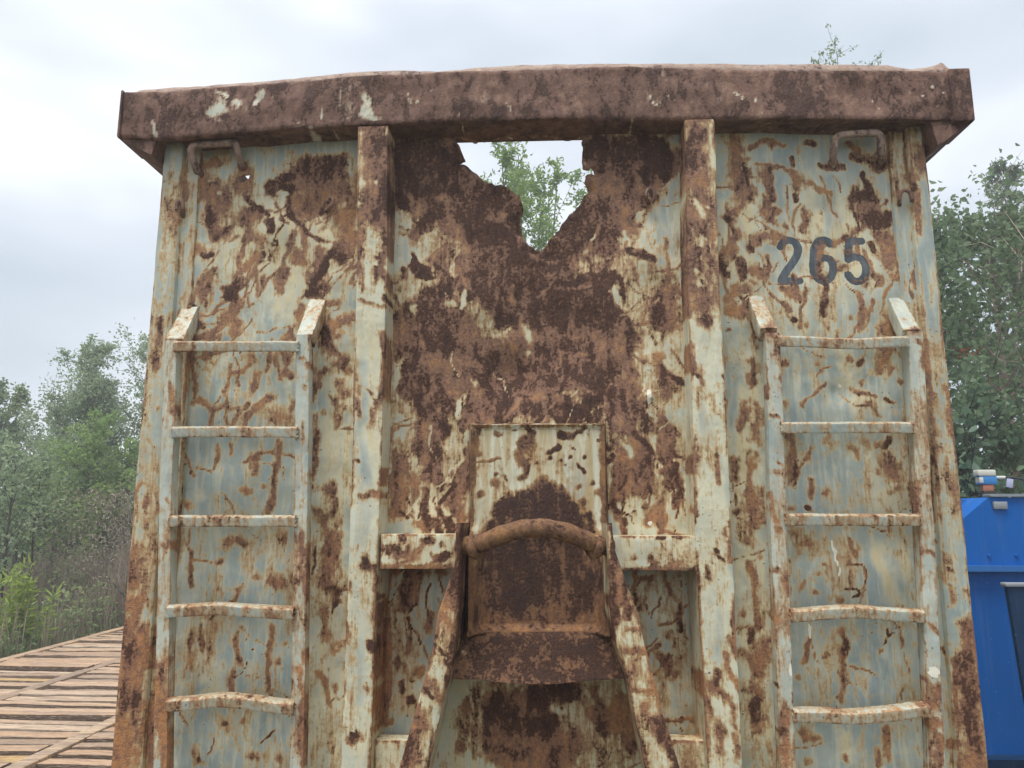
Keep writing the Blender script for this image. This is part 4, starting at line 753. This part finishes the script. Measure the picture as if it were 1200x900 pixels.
def tree(name, label, group, base, H, spread, leafm, barkm, leaf, nleaf, seed, trunk_r=.09, first=.22, limbs=26, twigs=9, up=.55, stretch=1.6, droop=.3, profile='oval', cat='tree', lean=(0, 0), tk=1.0, clump=.16, stems=1, smin=.7):
    r = np.random.RandomState(seed); root = empty(name, base); tag(root, label, cat, group)
    mb = MB(); br = MB(); pts = []; tone = []
    tips = []
    for sidx in range(stems):
        a0 = r.rand()*6.28; off = (0 if stems == 1 else .35)*spread
        T = [np.array([math.cos(a0)*off*.25*(sidx > 0), math.sin(a0)*off*.25*(sidx > 0), -.1])]
        n = 9; hh = H*(1 if sidx == 0 else r.uniform(smin, (1+smin)/2))
        for i in range(1, n+1):
            t = i/n; T.append(np.array([T[0][0]+lean[0]*t*t*H+math.cos(a0)*off*t+r.randn()*.02*H/6, T[0][1]+lean[1]*t*t*H+math.sin(a0)*off*t+r.randn()*.02*H/6, hh*t]))
        mb.tube([tuple(p) for p in T], [trunk_r*(1-.93*(i/n))+.004 for i in range(n+1)], 8)
        T = np.array(T)
        for q in range(limbs//stems):
            t = first+(1-first)*((q+r.rand())/(limbs//stems))**.9; t = min(t, .985); i = min(int(t*n), n-1); p0 = T[i]+(T[i+1]-T[i])*(t*n-i)
            u = (t-first)/(1-first)
            prof = {'oval': math.sin(math.pi*min(1, .16+.80*u))**.8, 'cone': (1-u)**.85+.05, 'broad': (1-u**2.2)**.6+.08, 'column': .65+.25*math.sin(3*u)-.45*u}[profile]
            ln = spread*prof*r.uniform(.65, 1.15)+.12; az = q*2.4+r.randn()*.4; el = up*(.4+.9*u)+r.randn()*.15
            d = np.array([math.cos(az)*math.cos(el), math.sin(az)*math.cos(el), math.sin(el)]); Q = [p0]
            for s in range(4): d = d+np.array([r.randn()*.13, r.randn()*.13, .07+r.randn()*.08]); d /= np.linalg.norm(d); Q.append(Q[-1]+d*ln/4)
            rr = max(.006, trunk_r*.38*(1-u*.75))*tk; br.tube([tuple(x) for x in Q], [rr*(1-.8*k/4) for k in range(5)], 5)
            Q = np.array(Q); lt = r.rand()*.9
            for w in range(twigs):
                s = .2+.8*(w+r.rand())/twigs; j = min(int(s*4), 3); b0 = Q[j]+(Q[j+1]-Q[j])*(s*4-j)
                dd = d*.5+r.randn(3)*.75+np.array([0, 0, .18]); dd /= np.linalg.norm(dd); l2 = ln*.34*r.uniform(.5, 1.2)+.1
                e1 = b0+dd*l2*.55+r.randn(3)*.03; e2 = b0+dd*l2+np.array([0, 0, -.12*droop*l2])
                br.tube([tuple(b0), tuple(e1), tuple(e2)], [rr*.28+.002, rr*.2+.0015, .001], 3, False); tips.append((b0, e1, e2, lt))
    per = max(1, int(nleaf/max(1, len(tips))))
    for b0, e1, e2, lt in tips:
        k = max(2, int(per*r.uniform(.4, 1.6))); s = r.rand(k)**.75
        P = np.where(s[:, None] < .5, b0+(e1-b0)*s[:, None]*2, e1+(e2-e1)*(s[:, None]*2-1)) + r.randn(k, 3)*clump*np.linalg.norm(e2-b0)
        pts.append(P); tone.append(np.full(k, lt*.6+r.rand()*.25))
    mb.build('trunk', barkm, root); br.build('branches', barkm, root)
    leaves('crown', np.vstack(pts), leaf, leafm, root, seed+1, stretch, droop, np.hstack(tone)); return root
def at(px, dist):
    """ground point seen in column px at distance dist along the container's length"""
    v = V(px, 605, dist); return (v.x, v.y, 0)
def top(px, py, dist): return V(px, py, dist).z
BL = 'trees and bushes beyond the plank mats'
tree('willow_tree', 'dense grey green rounded willow left of the container under the grey sky', BL, at(66, 16.4), top(66, 418, 16.4), 1.35, L_PALE, B_GREY, .075, 34000, 21, .09, .1, 60, 10, .65, 2.2, .2, 'oval', stems=3)
tree('birch_tree', 'airy tall tree with small dark leaves rising beside the left edge of the container', BL, at(160, 17.5), top(160, 388, 17.5), 1.6, L_PALE, B_DARK, .065, 15000, 22, .09, .2, 40, 9, .6, 1.5, .3, 'broad', stems=2)
tree('alder_bush', 'bright yellow green bush in front of the airy tree, left of the container', BL, at(128, 13.5), 3.1, 1.0, L_BRIGHT, B_DARK, .075, 9000, 23, .05, .12, 36, 8, .7, 1.7, .25, 'oval', 'bush', stems=3)
tree('alder_tree', 'thin tree with mixed green leaves at the far left edge of the photo', BL, at(-22, 17), top(-22, 468, 17), 1.3, L_MID, B_DARK, .085, 9000, 24, .07, .12, 34, 8, .6, 1.6, .3, 'oval', stems=2)
tree('sapling', 'slim dark stemmed sapling with sparse pale leaves above the leafy green herb', BL, at(12, 10.4), 2.35, .62, L_PALE, B_DARK, .06, 1100, 25, .022, .25, 18, 6, .8, 1.5, .3, 'oval', 'sapling')
tree('sapling', 'second slim sapling with scattered leaves in front of the dry brown brush', BL, at(42, 11), 2.2, .55, L_MID, B_DARK, .055, 900, 26, .018, .3, 16, 6, .8, 1.5, .3, 'oval', 'sapling')
tree('willow_bush', 'low mid green bush between the willow and the yellow green bush', BL, at(92, 15), 2.5, 1.1, L_MID, B_DARK, .08, 8000, 27, .045, .08, 34, 8, .6, 1.9, .2, 'broad', 'bush', stems=3)
tree('willow_bush', 'leafy mid green bush behind the saplings at the left edge', BL, at(18, 14), 2.7, 1.15, L_PALE, B_DARK, .08, 8500, 28, .045, .08, 34, 8, .6, 1.9, .2, 'broad', 'bush', stems=3)
tree('willow_bush', 'green bush hidden half behind the left edge of the container above the dry brush', BL, at(160, 14.5), 2.4, 1.0, L_MID, B_DARK, .08, 7000, 29, .045, .08, 34, 8, .6, 1.9, .2, 'broad', 'bush', stems=3)
for i, (px, ds, h) in enumerate([(-140, 17, 5), (-260, 20, 5.8), (-90, 24, 6.2), (230, 24, 6.4), (330, 22, 5.6)]):
    tree('willow_tree', ('grey green willow just outside the left edge of the photo', 'broad mid green willow well left of the plank mats', 'tall grey green willow far behind the left thicket', 'mid green willow directly behind the rusty container', 'rounded grey green willow behind the container, farther right')[i], BL, at(px, ds), h, 1.9, L_PALE if i % 2 else L_MID, B_GREY, .10, 9000, 40+i, .11, .1, 40, 8, .55, 2.0, .2, 'broad', stems=3)
# dry brush, low growth
def stems(name, n, x0, x1, y0, y1, h, mat, seed, w=.006, kind='stuff', hfun=None):
    r = np.random.RandomState(seed); V_ = []; F_ = []; tn = []
    x = r.uniform(x0, x1, n); y = r.uniform(y0, y1, n); cl = np.clip(fbm(x*1.1, y*1.1, 3)*1.6+.75, .25, 1.3)
    L = h*cl*(.5+.6*r.rand(n)); 
    if hfun is not None: L = L*hfun(x, y)
    az = r.rand(n)*6.28; lean = r.rand(n)*.45
    for k in range(4):
        t = k/3; ofs = lean*L*t*t; px_ = x+np.cos(az)*ofs; py_ = y+np.sin(az)*ofs; pz = L*t*(1-.25*lean*t); ww = w*(1-.8*t)
        b = r.rand(n)*0+az*1.7
        V_ += [np.c_[px_-np.cos(b)*ww, py_-np.sin(b)*ww, pz], np.c_[px_+np.cos(b)*ww, py_+np.sin(b)*ww, pz]]
    V_ = np.stack(V_, 1); f = np.array([[0, 1, 3, 2], [2, 3, 5, 4], [4, 5, 7, 6]]); F_ = (np.arange(n)[:, None, None]*8+f).reshape(-1, 4)
    me = bpy.data.meshes.new(name); me.from_pydata(V_.reshape(-1, 3).tolist(), [], F_.tolist()); me.attributes.new('tone', 'FLOAT', 'POINT').data.foreach_set('value', r.rand(n).repeat(8).astype(np.float32))
    o = link(name, me, mat); o['kind'] = kind; return o
def hdry(x, y): return np.clip((x+7.2)/1.4, .45, 1.15)
stems('dry_brush', 16000, -8.4, -4.6, 8.3, 11.6, 2.1, L_DRY, 51, .007, hfun=hdry)
leaves('dry_brush_seedheads', np.c_[np.random.RandomState(52).uniform(-7.6, -4.6, 9000), np.random.RandomState(53).uniform(8.6, 11.6, 9000), np.random.RandomState(54).uniform(.25, 2.0, 9000)], .05, L_DRY, None, 55, 3.0, -.4)['kind'] = 'stuff'
stems('low_grass', 9000, -10.5, -5.62, 1.0, 11, .42, L_MID, 56, .006)
stems('tall_weeds', 2600, -9.5, -5.7, 4.5, 9.2, .95, L_DRY, 57, .006)
def undergrowth(name, n, x0, x1, y0, y1, h, mat, size, seed):
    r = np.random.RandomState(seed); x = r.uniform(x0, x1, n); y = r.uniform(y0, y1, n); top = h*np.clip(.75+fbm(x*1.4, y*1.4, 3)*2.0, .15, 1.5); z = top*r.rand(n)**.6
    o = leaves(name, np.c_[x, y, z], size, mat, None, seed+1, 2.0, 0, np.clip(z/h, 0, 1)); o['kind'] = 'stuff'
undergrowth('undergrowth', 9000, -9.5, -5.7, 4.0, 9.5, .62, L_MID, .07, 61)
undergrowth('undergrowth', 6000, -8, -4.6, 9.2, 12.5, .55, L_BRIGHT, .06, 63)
# the bright leafy herb, each stem of narrow leaves
def herb(base, stems_, label):
    root = empty('goldenrod_plant', base); tag(root, label, 'plant'); r = np.random.RandomState(71); mb = MB(); P = []; Dd = []
    for i in range(stems_):
        x, y = r.randn(2)*.11; h = r.uniform(.75, 1.12)*(1-.5*abs(x)); lx, ly = r.randn(2)*.07; Q = [(x+lx*t*t, y+ly*t*t, h*t) for t in np.linspace(0, 1, 7)]; mb.tube(Q, [.006*(1-.7*t) for t in np.linspace(0, 1, 7)], 5)
        for s in np.linspace(.28, 1, 44):
            a = r.rand()*6.28; p = np.array([x+lx*s*s, y+ly*s*s, h*s]); P.append(p); Dd.append((math.cos(a), math.sin(a), .35+.9*(s > .93)))
    mb.build('stems', L_BRIGHT, root); leaves('leaves', np.array(P), .125, L_HERB, root, 72, 5.5, .05, np.full(len(P), .55), np.array(Dd), .1)
L_HERB = leafmat('leaf_yellow_green', (.30, .42, .08), (.38, .50, .11), (.46, .55, .17), .5)
herb(at(38, 8.9), 12, 'bright yellow green leafy herb standing beside the plank mats')
mb = MB(); q = V(148, 697, 10.2); mb.tube([tuple(q+Vector((.03, 0, -.03))), tuple(q+Vector((-.07, 0, .03))), tuple(q+Vector((-.17, 0, .13)))], [.022, .018, .006], 6); tag(mb.build('dead_branch', B_DARK), 'short dark dead branch poking out beside the left edge of the container', 'branch')

# right side and behind
BR = 'trees beyond the blue container'
tree('birch_tree', 'large dark green birch with big round leaves right of the rusty container', BR, at(1196, 9.2), 5.0, 2.0, L_DARK, B_PINK, .078, 8500, 81, .10, .16, 46, 9, .5, 1.25, .45, 'broad', clump=.22, tk=.8)
tree('birch_tree', 'dark leafy tree close behind the large birch at the right edge', BR, at(1235, 12.2), 5.6, 2.3, L_DARK, B_DARK, .08, 8500, 82, .11, .08, 46, 9, .5, 1.3, .4, 'broad', clump=.22)
tree('birch_tree', 'sparse young birch touching the right edge of the rusty container', BR, at(1120, 8.2), 4.45, 1.0, L_DARK, B_DARK, .07, 3400, 83, .045, .15, 30, 7, .65, 1.25, .45, 'oval', clump=.22)
tree('spruce_tree', 'dark narrow spruce at the top right edge of the photo', BR, at(1226, 13.5), 8.0, 1.0, L_DARK, B_DARK, .09, 9000, 84, .12, .05, 60, 7, .15, 5, .3, 'cone')
tree('hedge_bush', 'dark low bush right behind the blue container', BR, at(1160, 8.0), 2.5, 1.2, L_DARK, B_DARK, .08, 6500, 85, .04, .08, 34, 8, .6, 1.4, .3, 'broad', 'bush', stems=3)
tree('poplar_tree', 'young green poplar seen through the torn hole in the container front', 'trees behind the container', at(590, 12.6), top(590, 160, 12.6), 2.3, L_BRIGHT, B_GREY, .075, 24000, 86, .05, .1, 84, 7, 1.2, 2.0, -.25, 'column', clump=.12, stems=8, smin=.86)
tree('poplar_tree', 'poplar whose top twigs just show above the rim of the container', 'trees behind the container', at(1012, 12.5), top(1012, 90, 12.5), 1.9, L_MID, B_GREY, .055, 5000, 87, .05, .1, 66, 7, 1.15, 2.0, -.2, 'column', clump=.10, stems=8, smin=.96)
leaves('reddened_leaves', np.array([V(1112+random.Random(i).random()*34, 408+random.Random(i+99).random()*10, 8.0) for i in range(16)]), .09, L_ORANGE, bpy.data.objects['birch_tree.003'] if False else None, 90)
o = bpy.data.objects['reddened_leaves']; tag(o, 'few reddish orange leaves on a twig beside the right edge of the container', 'leaves')

# ------------------------------------------------------------------ blue container at the right
def paintmat(name, c, rough=.4):
    m, t, b = nodemat(name); k = NT(t); co = k.coords(); n = k.noise(k.coords((1, 1, .25)), 9, 6, .65); n2 = k.noise(co, 45, 5, .6)
    cc = k.mix(k.ss(n, .35, .75, 0, .35), c, tuple(x*.72+.01 for x in c)); cc = k.mix(k.ss(n2, .70, .74), cc, (.09, .06, .05)); dust = k.noise(k.coords((1, 1, .08)), 14, 6, .7); cc = k.mix(k.ss(dust, .5, .72, 0, .10), cc, (.30, .33, .36)); sc_ = k.noise(k.coords((.25, 1, 1)), 60, 3, .5); cc = k.mix(k.ss(sc_, .68, .72, 0, .5), cc, (.2, .3, .5))
    k.set(b.inputs['Base Color'], cc); k.set(b.inputs['Roughness'], k.math('MULTIPLY_ADD', n, .3, rough-.15)); b.inputs['Specular IOR Level'].default_value = .15; k.set(b.inputs['Normal'], k.bump(k.noise(co, 4, 3, .5), .2, .02)); return m
BLUE = paintmat('blue_paint', (.003, .12, .46), .6); NAVY = paintmat('navy_paint', (.006, .034, .095)); LBLUE = paintmat('light_blue_edge', (.035, .16, .44)); GREY = paintmat('grey_steel', (.30, .33, .36), .5)
BD = 4.82
def bx(px, py, off=0): v = V(px, py, BD-off); return v
c0 = bx(1128, 582); zt_ = c0.z; yf = c0.y; zr = bx(1128, 665).z; zb2 = bx(1128, 886).z
BC = empty('blue_container', (3.6, yf, 0)); tag(BC, 'bright blue painted steel container standing right of the rusty one', 'container')
ox_, oy_ = 3.6, yf
xl = bx(1090, 600).x; xr = xl+2.4; xk = bx(1158, 582).x; zk = bx(1128, 606).z
def loc(p): return (p[0]-ox_, p[1]-oy_, p[2])
def prism(name, prof, y0, y1, mat, r=.01):
    sec = rpoly(prof, r, .3); S = np.array([np.c_[sec[:, 0]-ox_, np.full(len(sec), y), sec[:, 1]] for y in (y0, y0+.004, y1)]); c = S[0].mean(0); S[0] = c+(S[0]-c)*.997
    mb = MB(); mb.loft(S); return mb.build(name, mat, BC)
xd = bx(1130, 605).x
prism('upper_body', [(xd, zk), (xk, zt_-.004), (xr, zt_-.004), (xr, zr), (xd-.1, zr), (xd-.1, zk-.09)], 0, 3.4, BLUE)
prism('sloping_hood', [(xd-.2, zk-.13), (xd-.2, zt_-.012), (xk+.02, zt_-.012), (xk+.02, zk-.13)], .22, 3.2, LBLUE)  # paler blue puts the skylight on the slope into the colour
prism('lower_body', [(xl, .2), (xl, zr-.012), (xr, zr-.012), (xr, .2)], .035, 3.4, BLUE)
prism('ridge_bar', [(xl, zr-.022), (xl, zr+.012), (xr, zr+.012), (xr, zr-.022)], -.03, .1, LBLUE, .008)
prism('top_flange', [(xk, zt_), (xk, zt_+.016), (xr, zt_+.016), (xr, zt_)], -.02, .06, GREY, .003)
prism('skid_base', [(xl, .0), (xl, zb2), (xr, zb2), (xr, 0)], -.06, 3.4, NAVY)
for i in range(9):
    mb = MB(); x = xd+.12+i*.16; mb.tube([(x-ox_, -.012, zr+.07), (x-ox_, .004, zr+.07)], [.009, .012], 6); mb.build('rivet', BLUE, BC)
mb = MB(); mb.box((xk+.02-ox_, -.016, zt_-.075), (xk+.10-ox_, .004, zt_-.03), .05, .003); mb.build('data_plate', GREY, BC)
# slanted navy post in front
q = [V(1180, 688, 4.3), V(1200, 690, 4.3)]
NP = empty('navy_post', (q[0].x, q[0].y, 0)); tag(NP, 'dark navy steel post with a slanted top before the blue container', 'post')
zt3 = q[0].z; mb = MB(); S = []
for z in np.linspace(0, zt3, 12):
    dx = .075*(1-z/zt3); sec = rpoly([(dx, 0), (.55, 0), (.55, .03), (dx, .03)], .006, .2); S.append(np.c_[sec, np.full(len(sec), z)])
mb.loft(np.array(S)); mb.build('post_body', NAVY, NP); mb = MB(); mb.box((-.012, -.012, zt3+.002), (.56, .04, zt3+.022), .2, .004); mb.build('cap_plate', GREY, NP)
# plug shaped box on top
PB = V(1166, 582, BD+.1); PX = empty('plug_box', tuple(PB)); tag(PX, 'small white capped blue box with a cable on top of the blue container', 'socket box')
s = (BD+.1)/900
def plain(name, c, rough=.5):
    m, t, b = nodemat(name); k = NT(t); n = k.noise(k.coords(), 60, 4, .6); k.set(b.inputs['Base Color'], k.mix(n, tuple(x*.8 for x in c), c)); b.inputs['Roughness'].default_value = rough; return m
WHITE = plain('white_plastic', (.72, .72, .64)); CYAN = plain('blue_plastic', (.04, .25, .62)); CLAY = plain('terracotta_plastic', (.45, .19, .12)); BLACK = plain('black_rubber', (.02, .02, .022))
def bit(name, x0, x1, y0, y1, mat, d=10, yo=0):
    mb = MB(); mb.box(((x0-1166)*s, -d*s+yo, (582-y1)*s), ((x1-1166)*s, d*s+yo, (582-y0)*s), .05, .004); return mb.build(name, mat, PX)
bit('base', 1152, 1167, 576.5, 582, BLACK, 4); bit('neck', 1152, 1164, 568.5, 576.3, CLAY, 3.5); bit('box_body', 1149, 1168, 559, 568.3, CYAN, 4.5); bit('cap', 1147, 1167, 552, 558.8, WHITE, 5); bit('side_label', 1148.6, 1153, 560, 567, WHITE, 4.6)
mb = MB(); mb.tube([((1168-1166)*s, 0, 21.5*s), ((1179-1166)*s, 0, 21.5*s)], 1.8*s, 10); mb.build('plug_sleeve', WHITE, PX)
mb = MB(); mb.tube(smooth_path([((1179-1166)*s, 0, 21.5*s), ((1190-1166)*s, 0, 21*s), ((1204-1166)*s, .03, 19*s), ((1240-1166)*s, .1, 10*s), ((1260-1166)*s, .15, 0.5*s)], 2), 1.1*s, 8); mb.build('cable', BLACK, PX)
TG = empty('cable_tag', tuple(V(1183, 561, BD+.1))); tag(TG, 'small pale lilac tag hanging from the black cable', 'tag'); mb = MB(); mb.box((-3*s, -.004, -10*s), (4*s, .0, 0), .02, .001); o = mb.build('tag_card', plain('lilac_card', (.5, .52, .72)), TG); o.rotation_euler = (0, .2, 0)

# ------------------------------------------------------------------ haze volume, added to stand in for lens glare paling the trees
hm = bpy.data.materials.new('haze'); hm.use_nodes = True; t = hm.node_tree; t.nodes.clear(); o = t.nodes.new('ShaderNodeOutputMaterial'); pv = t.nodes.new('ShaderNodeVolumePrincipled')
pv.inputs['Color'].default_value = (.985, .99, 1, 1); pv.inputs['Density'].default_value = .008; pv.inputs['Anisotropy'].default_value = .2; t.links.new(pv.outputs[0], o.inputs['Volume'])
mb = MB(); X0, X1, Y0, Y1, Z0, Z1 = -48, 48, -20, 48, -3, 11
mb.add([(x, y, z) for z in (Z0, Z1) for x, y in ((X0, Y0), (X1, Y0), (X1, Y1), (X0, Y1))], [(3, 2, 1, 0), (4, 5, 6, 7), (0, 1, 5, 4), (1, 2, 6, 5), (2, 3, 7, 6), (3, 0, 4, 7)])
tag(mb.build('haze', hm, None, 0), kind='stuff')
